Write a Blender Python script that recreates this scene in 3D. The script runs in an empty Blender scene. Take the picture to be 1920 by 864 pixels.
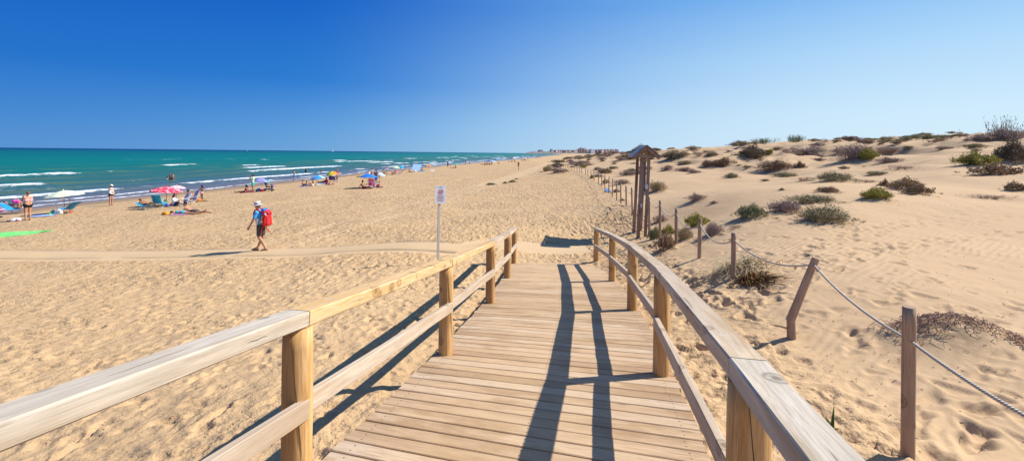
import bpy, bmesh, math, random
import numpy as np
from mathutils import Vector, Matrix, Euler

random.seed(7)
rng = np.random.default_rng(11)
SC = bpy.context.scene
COL = SC.collection
PI = math.pi

# ------------------------------------------------------------------ camera model (used to stand things where the photo has them)
F = 853.0                       # focal length in photo pixels (1920 wide, 16 mm lens)
CX, CY = 960.0, 286.8           # principal point
EYE = 3.15
ROLL = math.atan(0.0105)
CR, SR = math.cos(ROLL), math.sin(ROLL)
SEA_Z = -1.55

def ray(px, py):
    u = (px - CX) / F; v = -(py - CY) / F
    return (CR * u - SR * v, 1.0, SR * u + CR * v)

# ------------------------------------------------------------------ numpy noise
_perm = rng.permutation(4096)
_val = rng.random(4096) * 2 - 1
def vnoise(x, y, seed=0):
    x = np.asarray(x, float); y = np.asarray(y, float)
    xi = np.floor(x).astype(np.int64); yi = np.floor(y).astype(np.int64)
    fx = x - xi; fy = y - yi
    fx = fx * fx * (3 - 2 * fx); fy = fy * fy * (3 - 2 * fy)
    def h(a, b):
        return _val[_perm[(_perm[(a + seed * 131) & 4095] + b) & 4095]]
    return (h(xi, yi) * (1 - fx) * (1 - fy) + h(xi + 1, yi) * fx * (1 - fy)
            + h(xi, yi + 1) * (1 - fx) * fy + h(xi + 1, yi + 1) * fx * fy)
def fbm(x, y, o=4, seed=0):
    s = 0; a = 1; t = 0
    for i in range(o):
        s = s + a * vnoise(x * 2 ** i + 17.3 * i, y * 2 ** i - 9.1 * i, seed + i); t += a; a *= 0.5
    return s / t
def sstep(a, b, x):
    t = np.clip((np.asarray(x, float) - a) / (b - a), 0, 1); return t * t * (3 - 2 * t)

# ------------------------------------------------------------------ the land
_sy = np.array([-400, 0, 28, 44, 64, 105, 150, 213, 300, 400, 600, 800, 1500, 2500, 4000, 60000.])
_sx = np.array([-39, -38.5, -38, -37.3, -35.5, -32, -26, -16, -2, 13, 38, 62, 160, 290, 330, 1800.])
_so = np.array([-30, -31, -31.5, -33.5, -34.5, -32, -26, -16, -2, 13, 38, 62, 160, 290, 330, 1800.])
def xs(Y):
    return sum(np.interp(np.asarray(Y, float) * k, _sy, _sx) for k in (0.86, 0.93, 1.0, 1.07, 1.14)) / 5
_pd = np.array([-600, -60, -30, -8, 0, 5, 12, 33, 40, 50, 60, 70, 80, 100, 140, 500.])
_pz = np.array([-16, -4.6, -3, -2.05, -1.6, -1.28, -0.98, -.12, .35, 1.35, 2.45, 3.7, 4.7, 5.8, 6.1, 6])
def prof(d):
    return sum(np.interp(np.asarray(d, float) + k, _pd, _pz) for k in (-3, -1.5, 0, 1.5, 3)) / 5

def base_h(X, Y):
    X = np.asarray(X, float); Y = np.asarray(Y, float)
    d = X - xs(Y)
    do = X - sum(np.interp(Y * k, _sy, _so) for k in (0.86, 0.93, 1.0, 1.07, 1.14)) / 5
    d = d + (do - d) * sstep(6, 30, do)
    z = prof(d)
    fall = 1 - 0.42 * sstep(110, 330, Y) - 0.1 * sstep(500, 1500, Y)
    z = np.where(z > 0, z * fall, z)
    k = sstep(38, 58, d)
    z = z + k * (0.50 * fbm(X / 6.5, Y / 8.5, 3, 3) + 0.5 * fbm(X / 19, Y / 23, 2, 9)) + sstep(46, 62, d) * (.45 + .75 * sstep(25, 50, Y)) * (.35 - np.abs(fbm(X / 4.2, Y / 5.2, 3, 14))) * 1.25
    z = z + 0.05 * fbm(X / 3.1, Y / 3.1, 2, 21) * sstep(4, 12, d)
    return z

CTRL = [(-2.1, 4.6, .66), (-4.25, 11.8, .08), (-2, 12.3, .1), (-4.7, 4.1, .3), (-1.7, 2.5, .93), (-1.9, 0, 1.15),
        (0.2, 14.2, -.06), (.4, 16, 0.0), (1.4, 13.2, -.05), (0.4, 9, .15), (0, 6, .5), (0.2, 3.5, .86), (0, 0, 1.15), (0, -4, 1.2), (-6, -4, .4), (5, -4, 1.2),
        (2.7, 13.0, 0.02), (1.2, 15.8, .02), (2.45, 10.1, .3), (2.1, 7.3, .6), (1.65, 4.4, .93), (1.3, 1.8, 1.12), (1.8, 0, 1.15),
        (-8.5, 15.4, -.26), (-8.5, 8, -.08), (-7.5, 4, .15), (-1.0, 9.4, .3), (-.6, 12.5, .0), (-1.2, 7.4, .46), (-3.4, 7.5, .3),
        (2.9, 3.3, .97), (3.38, 5.5, .91), (3.73, 7.6, 1.32), (4.0, 9.7, 1.02), (4.26, 11.8, 1.0), (4.54, 13.9, .66), (4.98, 16.4, .17),
        (4.85, 17.1, -.03), (4.2, 15.6, .0), (5.5, 20.8, .35), (6.2, 25, .4), (7.6, 38, .4), (3, 17, .04), (2.8, 5.6, .8), (3.0, 9, .62), (3.4, 12, .4),
        (4.5, 3.2, 1.0), (5, 5, 1.02), (5.5, 7.5, 1.25), (6, 9.5, 1.2), (7.2, 6.5, 1.3), (10, 10, 1.4), (7.7, 15, 1.4), (6.2, 12.5, 1.3), (9, 20, 1.5),
        (14, 14, 1.8), (20, 20, 2.2), (28, 25, 2.9), (7, 2, 1.05), (12, 4, 1.5), (3.4, 0, 1.0)]
_cx = np.array([c[0] for c in CTRL], float); _cy = np.array([c[1] for c in CTRL], float); _cz = np.array([c[2] for c in CTRL], float)
_cs = 1.5 + 0.12 * np.hypot(_cx, _cy)
def _phi(X, Y):
    r2 = (X[..., None] - _cx) ** 2 + (Y[..., None] - _cy) ** 2
    return np.exp(-r2 / (2 * _cs ** 2))
_A = _phi(_cx, _cy)
_w = np.linalg.solve(_A.T @ _A + 0.02 * np.eye(len(_cx)), _A.T @ (_cz - base_h(_cx, _cy)))
HUMPS = []      # (x, y, rx, ry, h) sand gathered round the plants
def H0(X, Y, humps=True):
    X = np.asarray(X, float); Y = np.asarray(Y, float)
    z = base_h(X, Y)
    near = (np.abs(X) < 60) & (Y < 70) & (Y > -40)
    if near.any():
        if near.ndim:
            z = z.copy(); xn, yn = X[near], Y[near]; r = np.empty(len(xn))
            for i in range(0, len(xn), 100000):
                r[i:i + 100000] = _phi(xn[i:i + 100000], yn[i:i + 100000]) @ _w
            z[near] += r
        else:
            z = z + _phi(X, Y) @ _w
    return z
def H(X, Y):
    z = H0(X, Y)
    X = np.asarray(X, float); Y = np.asarray(Y, float)
    for (hx, hy, rx, ry, hh) in HUMPS:
        if X.ndim > 0 and X.size > 5000:
            continue
        z = z + hh * np.exp(-((X - hx) / rx) ** 2 - ((Y - hy) / ry) ** 2)
    return z
def gz(x, y):
    return float(H(np.array([x]), np.array([y]))[0])
def P(px, py, sea=False, tmax=2500):
    d = ray(px, py)
    if sea:
        t = (SEA_Z - EYE) / d[2]; return Vector((d[0] * t, t, SEA_Z))
    t = np.geomspace(1.2, tmax, 1600)
    f = (EYE + d[2] * t) - H0(d[0] * t, t)
    neg = np.where(f < 0)[0]
    if len(neg) == 0 or neg[0] == 0:
        m = (t > 12)
        i = int(np.argmin(np.where(m, f / t, 9))); tt = t[i]
    else:
        i = neg[0]; a, b = t[i - 1], t[i]; fa, fb = f[i - 1], f[i]
        tt = a + (b - a) * fa / (fa - fb)
    x, y = d[0] * tt, tt
    return Vector((x, y, gz(x, y)))

# ------------------------------------------------------------------ object helpers
def setp(o, label=None, cat=None, group=None, kind=None):
    if label: o['label'] = label
    if cat: o['category'] = cat
    if group: o['group'] = group
    if kind: o['kind'] = kind
    return o
def empty(name, loc, rotz=0.0, label=None, cat=None, group=None, scale=1.0):
    o = bpy.data.objects.new(name, None); COL.objects.link(o)
    o.location = loc; o.rotation_euler = (0, 0, rotz); o.scale = (scale,) * 3; o.empty_display_size = 0.1
    return setp(o, label, cat, group)
def mesh_obj(name, verts, faces, mat, parent=None, smooth=False, mats=None, midx=None):
    me = bpy.data.meshes.new(name); me.from_pydata([tuple(v) for v in verts], [], faces); 
    for m in (mats or [mat]): me.materials.append(m)
    if midx is not None: me.polygons.foreach_set('material_index', midx)
    if smooth: me.polygons.foreach_set('use_smooth', [True] * len(me.polygons))
    me.update()
    o = bpy.data.objects.new(name, me); COL.objects.link(o)
    if parent is not None: o.parent = parent
    return o

class MB:
    """collects shapes into one mesh"""
    def __init__(s): s.v = []; s.f = []; s.m = []; s.cur = 0
    def add(s, vs, fs):
        n = len(s.v); s.v += [tuple(v) for v in vs]; s.f += [tuple(i + n for i in f) for f in fs]; s.m += [s.cur] * len(fs); return s
    def box(s, c, d, rot=None):
        cx, cy, cz = c; dx, dy, dz = [k / 2 for k in d]
        vs = [Vector((x, y, z)) for x in (-dx, dx) for y in (-dy, dy) for z in (-dz, dz)]
        if rot is not None: vs = [rot @ v for v in vs]
        vs = [v + Vector(c) for v in vs]
        return s.add(vs, [(0, 1, 3, 2), (4, 6, 7, 5), (0, 4, 5, 1), (2, 3, 7, 6), (0, 2, 6, 4), (1, 5, 7, 3)])
    def tube(s, pts, rad, seg=8, cap=True):
        pts = [Vector(p) for p in pts]; n = len(pts)
        if not hasattr(rad, '__len__'): rad = [rad] * n
        rings = []; prev = None
        for i, p in enumerate(pts):
            t = (pts[min(i + 1, n - 1)] - pts[max(i - 1, 0)]).normalized()
            if prev is None:
                a = Vector((0, 0, 1)) if abs(t.z) < .9 else Vector((1, 0, 0)); u = t.cross(a).normalized()
            else:
                u = (prev - t * prev.dot(t)).normalized()
            prev = u; w = t.cross(u)
            rings.append([p + (u * math.cos(2 * PI * k / seg) + w * math.sin(2 * PI * k / seg)) * rad[i] for k in range(seg)])
        vs = [v for r in rings for v in r]; fs = []
        for i in range(n - 1):
            for k in range(seg):
                a = i * seg + k; b = i * seg + (k + 1) % seg; fs.append((a, b, b + seg, a + seg))
        if cap:
            fs.append(tuple(range(seg - 1, -1, -1))); fs.append(tuple((n - 1) * seg + k for k in range(seg)))
        return s.add(vs, fs)
    def lathe(s, prof, seg=16, c=(0, 0, 0), rot=None, sx=1, sy=1):
        vs = []; fs = []
        for r, z in prof:
            for k in range(seg):
                v = Vector((r * sx * math.cos(2 * PI * k / seg), r * sy * math.sin(2 * PI * k / seg), z))
                if rot is not None: v = rot @ v
                vs.append(v + Vector(c))
        for i in range(len(prof) - 1):
            for k in range(seg):
                a = i * seg + k; b = i * seg + (k + 1) % seg; fs.append((a, b, b + seg, a + seg))
        fs.append(tuple(range(seg - 1, -1, -1))); fs.append(tuple((len(prof) - 1) * seg + k for k in range(seg)))
        return s.add(vs, fs)
    def ball(s, c, r, seg=10, rings=7, rot=None):
        if not hasattr(r, '__len__'): r = (r, r, r)
        vs = []; fs = []
        for i in range(1, rings):
            th = PI * i / rings
            for k in range(seg):
                ph = 2 * PI * k / seg
                v = Vector((r[0] * math.sin(th) * math.cos(ph), r[1] * math.sin(th) * math.sin(ph), r[2] * math.cos(th)))
                if rot is not None: v = rot @ v
                vs.append(v + Vector(c))
        for i in range(rings - 2):
            for k in range(seg):
                a = i * seg + k; b = i * seg + (k + 1) % seg; fs.append((a, a + seg, b + seg, b))
        t0 = Vector((0, 0, r[2])); t1 = Vector((0, 0, -r[2]))
        if rot is not None: t0 = rot @ t0; t1 = rot @ t1
        vs += [t0 + Vector(c), t1 + Vector(c)]; n = len(vs)
        for k in range(seg):
            fs.append((k, (k + 1) % seg, n - 2)); a = (rings - 2) * seg; fs.append((a + (k + 1) % seg, a + k, n - 1))
        return s.add(vs, fs)
    def caps(s, a, b, ra, rb, seg=10):
        """tapered capsule"""
        a = Vector(a); b = Vector(b); d = b - a; L = d.length
        if L < 1e-5: return s.ball(a, ra)
        t = d / L; pts = []; rr = []
        for k in range(4):
            th = PI / 2 * k / 4
            pts.append(a - t * ra * math.cos(th)); rr.append(max(ra * math.sin(th), ra * .08))
        pts.append(a); rr.append(ra); pts.append(b); rr.append(rb)
        for k in range(3, -1, -1):
            th = PI / 2 * k / 4
            pts.append(b + t * rb * math.cos(th)); rr.append(max(rb * math.sin(th), rb * .08))
        return s.tube(pts, rr, seg)
    def build(s, name, mat, parent=None, smooth=False, mats=None):
        return mesh_obj(name, s.v, s.f, mat, parent, smooth, mats, s.m if mats else None)

BAKE = []
def blob(mb, name, mat, parent, voxel, sm=2):
    """fuse the collected capsules into ONE continuous skin"""
    o = mb.build(name, mat, parent, True)
    r = o.modifiers.new('r', 'REMESH'); r.mode = 'VOXEL'; r.voxel_size = voxel; r.use_smooth_shade = True
    if sm:
        c = o.modifiers.new('s', 'SMOOTH'); c.iterations = sm; c.factor = 0.5
    BAKE.append(o); return o
def bake_all():
    dg = bpy.context.evaluated_depsgraph_get(); dg.update()
    new = [(o, bpy.data.meshes.new_from_object(o.evaluated_get(dg), depsgraph=dg)) for o in BAKE]
    for o, me in new:
        old = o.data; o.modifiers.clear(); o.data = me; me.name = old.name
        if not me.materials: me.materials.append(old.materials[0])
    BAKE.clear()

# ------------------------------------------------------------------ materials
def NT(name):
    m = bpy.data.materials.new(name); m.use_nodes = True
    nt = m.node_tree; b = nt.nodes['Principled BSDF']; return m, nt, b
def nd(nt, t, **kw):
    n = nt.nodes.new(t)
    for k, v in kw.items():
        if k in n.inputs: n.inputs[k].default_value = v
        else: setattr(n, k, v)
    return n
def ramp(nt, stops, src=None, interp='LINEAR'):
    r = nt.nodes.new('ShaderNodeValToRGB'); e = r.color_ramp; e.interpolation = interp
    while len(e.elements) > 1: e.elements.remove(e.elements[-1])
    e.elements[0].position = stops[0][0]; e.elements[0].color = c4(stops[0][1])
    for p, c in stops[1:]:
        x = e.elements.new(p); x.color = c4(c)
    if src is not None: nt.links.new(src, r.inputs[0])
    return r
def c4(c):
    if not hasattr(c, '__len__'): c = (c, c, c)
    return (c[0], c[1], c[2], 1)
def mix(nt, fac, a, b, mode='MIX'):
    n = nt.nodes.new('ShaderNodeMix'); n.data_type = 'RGBA'; n.blend_type = mode
    for s, i in ((fac, 0), (a, 6), (b, 7)):
        if hasattr(s, 'is_linked'): nt.links.new(s, n.inputs[i])
        elif i == 0: n.inputs[0].default_value = s
        else: n.inputs[i].default_value = c4(s)
    return n.outputs[2]
def mth(nt, op, a, b=0.0, c=None, clamp=False):
    n = nt.nodes.new('ShaderNodeMath'); n.operation = op; n.use_clamp = clamp
    for s, i in ((a, 0), (b, 1), (c, 2)):
        if s is None: continue
        if hasattr(s, 'is_linked'): nt.links.new(s, n.inputs[i])
        else: n.inputs[i].default_value = s
    return n.outputs[0]
def noise(nt, vec, scale, detail=3, rough=.5, dist=0):
    n = nt.nodes.new('ShaderNodeTexNoise'); n.inputs['Scale'].default_value = scale; n.inputs['Detail'].default_value = detail
    n.inputs['Roughness'].default_value = rough; n.inputs['Distortion'].default_value = dist
    if vec is not None: nt.links.new(vec, n.inputs['Vector'])
    return n.outputs['Fac']
def mapping(nt, vec, scale=(1, 1, 1), rot=(0, 0, 0), loc=(0, 0, 0)):
    n = nt.nodes.new('ShaderNodeMapping'); n.inputs['Scale'].default_value = scale; n.inputs['Rotation'].default_value = rot
    n.inputs['Location'].default_value = loc; nt.links.new(vec, n.inputs['Vector']); return n.outputs[0]
def coord(nt, kind='Object'):
    return nt.nodes.new('ShaderNodeTexCoord').outputs[kind]
def attr(nt, name):
    n = nt.nodes.new('ShaderNodeAttribute'); n.attribute_name = name; return n.outputs['Fac']
def bump(nt, h, strength, dist, prev=None):
    n = nt.nodes.new('ShaderNodeBump'); n.inputs['Strength'].default_value = strength; n.inputs['Distance'].default_value = dist
    nt.links.new(h, n.inputs['Height'])
    if prev is not None: nt.links.new(prev, n.inputs['Normal'])
    return n.outputs[0]

def simple(name, col, rough=.7, var=.12, scale=6.0, bmp=0.0, spec=.3, trans=0):
    """plain paint, cloth, skin ...: base colour with a little mottling"""
    m, nt, b = NT(name); L = nt.links
    co = coord(nt); n = noise(nt, co, scale, 4)
    d = tuple(max(0, k * (1 - var)) for k in col); e = tuple(min(1, k * (1 + var)) for k in col)
    L.new(mix(nt, ramp(nt, [(.3, 0.0), (.7, 1.0)], n).outputs[0], d, e), b.inputs['Base Color'])
    b.inputs['Roughness'].default_value = rough; b.inputs['Specular IOR Level'].default_value = spec
    if bmp: L.new(bump(nt, noise(nt, co, scale * 8, 3), bmp, .01), b.inputs['Normal'])
    if trans:
        b.inputs['Subsurface Weight'].default_value = trans; b.inputs['Subsurface Radius'].default_value = (.02, .02, .02)
    return m
_mc = {}
def cm(key, col, **kw):
    if key not in _mc: _mc[key] = simple(key, col, **kw)
    return _mc[key]

def sand_mat():
    m, nt, b = NT('sand'); L = nt.links
    co = coord(nt)
    dune, wet, foot, track = attr(nt, 'dune'), attr(nt, 'wet'), attr(nt, 'foot'), attr(nt, 'track')
    n1 = noise(nt, co, .35, 5, .6); n2 = noise(nt, co, 6, 5, .65); n3 = noise(nt, co, 60, 3, .6)
    beach = mix(nt, n1, (.478, .31, .16), (.585, .397, .222))
    dn = mix(nt, n1, (.465, .308, .174), (.565, .39, .23))
    c = mix(nt, dune, beach, dn)
    c = mix(nt, track, c, (.64, .475, .30))
    c = mix(nt, mth(nt, 'MULTIPLY', ramp(nt, [(.45, 0.0), (.8, 1.0)], n2).outputs[0], .25), c, (.44, .30, .16))
    # fine grain specks
    c = mix(nt, mth(nt, 'MULTIPLY', ramp(nt, [(.58, 0.0), (.72, 1.0)], n3).outputs[0], .3), c, (.34, .23, .13))
    c = mix(nt, mth(nt, 'MULTIPLY', attr(nt, 'duff'), ramp(nt, [(.44, 0.0), (.56, 1.0)], noise(nt, co, 7, 5, .7)).outputs[0], clamp=True), c, (.22, .15, .09))
    c = mix(nt, wet, c, (.33, .215, .115))
    L.new(c, b.inputs['Base Color'])
    L.new(mth(nt, 'SUBTRACT', .95, mth(nt, 'MULTIPLY', wet, .4)), b.inputs['Roughness'])
    b.inputs['Specular IOR Level'].default_value = .2
    # churned lumps, wind ripples, grain
    lump = noise(nt, mapping(nt, co, (1, 1, 1)), 3.2, 3, .55, .4)
    lump2 = noise(nt, co, 9, 3, .6, .2)
    rp = mapping(nt, co, (1, 1, 0), (0, 0, -.62))
    w = nt.nodes.new('ShaderNodeTexWave'); w.wave_type = 'BANDS'; w.bands_direction = 'Y'; w.wave_profile = 'SIN'
    w.inputs['Scale'].default_value = 2.6; w.inputs['Distortion'].default_value = 4.5; w.inputs['Detail'].default_value = 2
    w.inputs['Detail Scale'].default_value = .55; L.new(rp, w.inputs['Vector'])
    patch = ramp(nt, [(.42, 0.0), (.58, 1.0)], noise(nt, co, .35, 3)).outputs[0]
    rip = mth(nt, 'MULTIPLY', mth(nt, 'MULTIPLY', w.outputs['Fac'], patch), attr(nt, 'ripple'))
    h = mth(nt, 'MULTIPLY', mth(nt, 'ADD', mth(nt, 'MULTIPLY', lump, .13), mth(nt, 'ADD', mth(nt, 'MULTIPLY', lump2, .05), mth(nt, 'MULTIPLY', noise(nt, co, 24, 3, .65), .022))), foot)
    h = mth(nt, 'ADD', h, mth(nt, 'MULTIPLY', rip, .0075))
    h = mth(nt, 'ADD', h, mth(nt, 'MULTIPLY', noise(nt, co, 90, 3, .6), .0028))
    L.new(bump(nt, h, 1.0, 1.0), b.inputs['Normal'])
    return m

def wood_mat(name, a, b_, dark, grey=.0, sandy=False, scale=1.0, knots=True, axis='X'):
    """a board along its own long axis: growth lines, grey weathering, knots"""
    m, nt, b = NT(name); L = nt.links
    co = coord(nt)
    oi = nt.nodes.new('ShaderNodeObjectInfo')
    off = nt.nodes.new('ShaderNodeVectorMath'); off.operation = 'ADD'; L.new(co, off.inputs[0])
    cb = nt.nodes.new('ShaderNodeCombineXYZ'); L.new(mth(nt, 'MULTIPLY', oi.outputs['Random'], 37.0), cb.inputs[0]); L.new(mth(nt, 'MULTIPLY', oi.outputs['Random'], 11.0), cb.inputs[1])
    L.new(cb.outputs[0], off.inputs[1]); co = off.outputs[0]
    st = {'X': (.06, 1, 1), 'Y': (1, .06, 1), 'Z': (1, 1, .06)}[axis]
    st = tuple(k * scale for k in st)
    g1 = noise(nt, mapping(nt, co, st), 28, 5, .6, 1.2)
    g2 = noise(nt, mapping(nt, co, st), 120, 3, .6, .3)
    big = noise(nt, mapping(nt, co, tuple(k * 1 if k == min(st) else k * .35 for k in st)), 8, 3, .6, .8)
    c = mix(nt, ramp(nt, [(.42, 0.0), (.58, 1.0)], g1).outputs[0], a, b_)
    c = mix(nt, mth(nt, 'MULTIPLY', ramp(nt, [(.48, 0.0), (.68, 1.0)], g2).outputs[0], .6), c, dark)
    c = mix(nt, mth(nt, 'MULTIPLY', ramp(nt, [(.44, 0.0), (.58, 1.0)], big).outputs[0], .6), c, dark)
    if grey:
        c = mix(nt, mth(nt, 'MULTIPLY', ramp(nt, [(.3, 0.0), (.6, 1.0)], noise(nt, mapping(nt, co, st), 14, 4)).outputs[0], grey), c, (.52, .49, .45))
    kn = None
    if knots:
        v = nt.nodes.new('ShaderNodeTexVoronoi'); v.inputs['Scale'].default_value = 1.0; v.inputs['Randomness'].default_value = 1
        sq = {'X': (3.4, 4, 4), 'Y': (4, 3.4, 4), 'Z': (4, 4, 3.4)}[axis]
        L.new(mapping(nt, co, sq), v.inputs['Vector'])
        kn = ramp(nt, [(.06, 1.0), (.12, .3), (.16, .8), (.21, 0.0)], v.outputs['Distance']).outputs[0]
        c = mix(nt, mth(nt, 'MULTIPLY', kn, .75), c, tuple(k * .42 for k in dark))
    L.new(c, b.inputs['Base Color'])
    b.inputs['Roughness'].default_value = .72; b.inputs['Specular IOR Level'].default_value = .3
    hh = mth(nt, 'ADD', mth(nt, 'MULTIPLY', g1, .6), mth(nt, 'MULTIPLY', g2, .5))
    if kn is not None: hh = mth(nt, 'SUBTRACT', hh, mth(nt, 'MULTIPLY', kn, .4))
    L.new(bump(nt, hh, .5, .006), b.inputs['Normal'])
    return m

def deck_mat():
    m, nt, b = NT('deck_wood'); L = nt.links
    ac, al, rn = attr(nt, 'across'), attr(nt, 'along'), attr(nt, 'rnd')
    cb = nt.nodes.new('ShaderNodeCombineXYZ'); L.new(mth(nt, 'MULTIPLY', ac, .07), cb.inputs[0]); L.new(al, cb.inputs[1]); L.new(mth(nt, 'MULTIPLY', rn, 40), cb.inputs[2])
    co = cb.outputs[0]
    g1 = noise(nt, co, 30, 5, .6, .8); g2 = noise(nt, co, 110, 3, .6)
    cb2 = nt.nodes.new('ShaderNodeCombineXYZ'); L.new(mth(nt, 'MULTIPLY', ac, .4), cb2.inputs[0]); L.new(al, cb2.inputs[1])
    L.new(mth(nt, 'MULTIPLY', rn, 3), cb2.inputs[2])
    patch = noise(nt, cb2.outputs[0], 3.2, 5, .6)
    c = mix(nt, ramp(nt, [(.35, 0.0), (.65, 1.0)], g1).outputs[0], (.44, .29, .17), (.58, .405, .25))
    c = mix(nt, ramp(nt, [(0, .75), (.35, .25), (.55, 0.0)], rn).outputs[0], c, (.31, .195, .115))
    c = mix(nt, ramp(nt, [(.6, 0.0), (.95, .6)], rn).outputs[0], c, (.58, .46, .34))
    c = mix(nt, mth(nt, 'MULTIPLY', ramp(nt, [(.48, 0.0), (.68, 1.0)], g2).outputs[0], .6), c, (.27, .17, .10))
    c = mix(nt, mth(nt, 'MULTIPLY', ramp(nt, [(.51, 0.0), (.60, 1.0)], patch).outputs[0], .75), c, (.31, .185, .095))
    # sand trodden into the middle of the boards
    e = mth(nt, 'SUBTRACT', 1.0, mth(nt, 'ABSOLUTE', mth(nt, 'MULTIPLY', ac, .92)), clamp=True)
    sn = ramp(nt, [(.38, 0.0), (.62, 1.0)], noise(nt, coord(nt), 2.6, 5, .65)).outputs[0]
    far = attr(nt, 'far')
    s = mth(nt, 'MULTIPLY', mth(nt, 'ADD', mth(nt, 'MULTIPLY', e, 1.0), far), mth(nt, 'ADD', mth(nt, 'MULTIPLY', sn, .65), .35), clamp=True)
    c = mix(nt, mth(nt, 'MULTIPLY', s, .52, clamp=True), c, (.62, .43, .245))
    v = nt.nodes.new('ShaderNodeTexVoronoi'); L.new(mapping(nt, cb2.outputs[0], (4, 6, 1)), v.inputs['Vector']); v.inputs['Scale'].default_value = 1
    kn = ramp(nt, [(.03, 1.0), (.08, .3), (.11, 0.0)], v.outputs['Distance']).outputs[0]
    c = mix(nt, mth(nt, 'MULTIPLY', kn, .6), c, (.16, .09, .05))
    pf = attr(nt, 'frac')
    def near(x, v, w): return mth(nt, 'LESS_THAN', mth(nt, 'ABSOLUTE', mth(nt, 'SUBTRACT', x, v)), w)
    rows = mth(nt, 'ADD', near(pf, .27, .035), near(pf, .73, .035)); cols = mth(nt, 'ADD', near(mth(nt, 'ABSOLUTE', ac), .90, .0045), near(ac, .0, .0045))
    c = mix(nt, mth(nt, 'MULTIPLY', rows, cols, clamp=True), c, (.05, .04, .035))
    L.new(c, b.inputs['Base Color']); b.inputs['Roughness'].default_value = .78; b.inputs['Specular IOR Level'].default_value = .25
    L.new(bump(nt, mth(nt, 'ADD', mth(nt, 'MULTIPLY', g1, .5), mth(nt, 'MULTIPLY', g2, .4)), .5, .006), b.inputs['Normal'])
    return m

def leaf_mat(name, cols, rough=.7, trans=.0):
    """foliage: each clump and leaf takes its own tone"""
    m, nt, b = NT(name); L = nt.links
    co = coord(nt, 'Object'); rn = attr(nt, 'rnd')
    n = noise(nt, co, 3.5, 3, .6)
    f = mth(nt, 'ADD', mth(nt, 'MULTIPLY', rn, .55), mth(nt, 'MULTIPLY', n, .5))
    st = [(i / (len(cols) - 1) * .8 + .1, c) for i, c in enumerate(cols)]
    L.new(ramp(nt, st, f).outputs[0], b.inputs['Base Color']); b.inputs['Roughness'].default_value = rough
    b.inputs['Specular IOR Level'].default_value = .2
    return m
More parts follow.
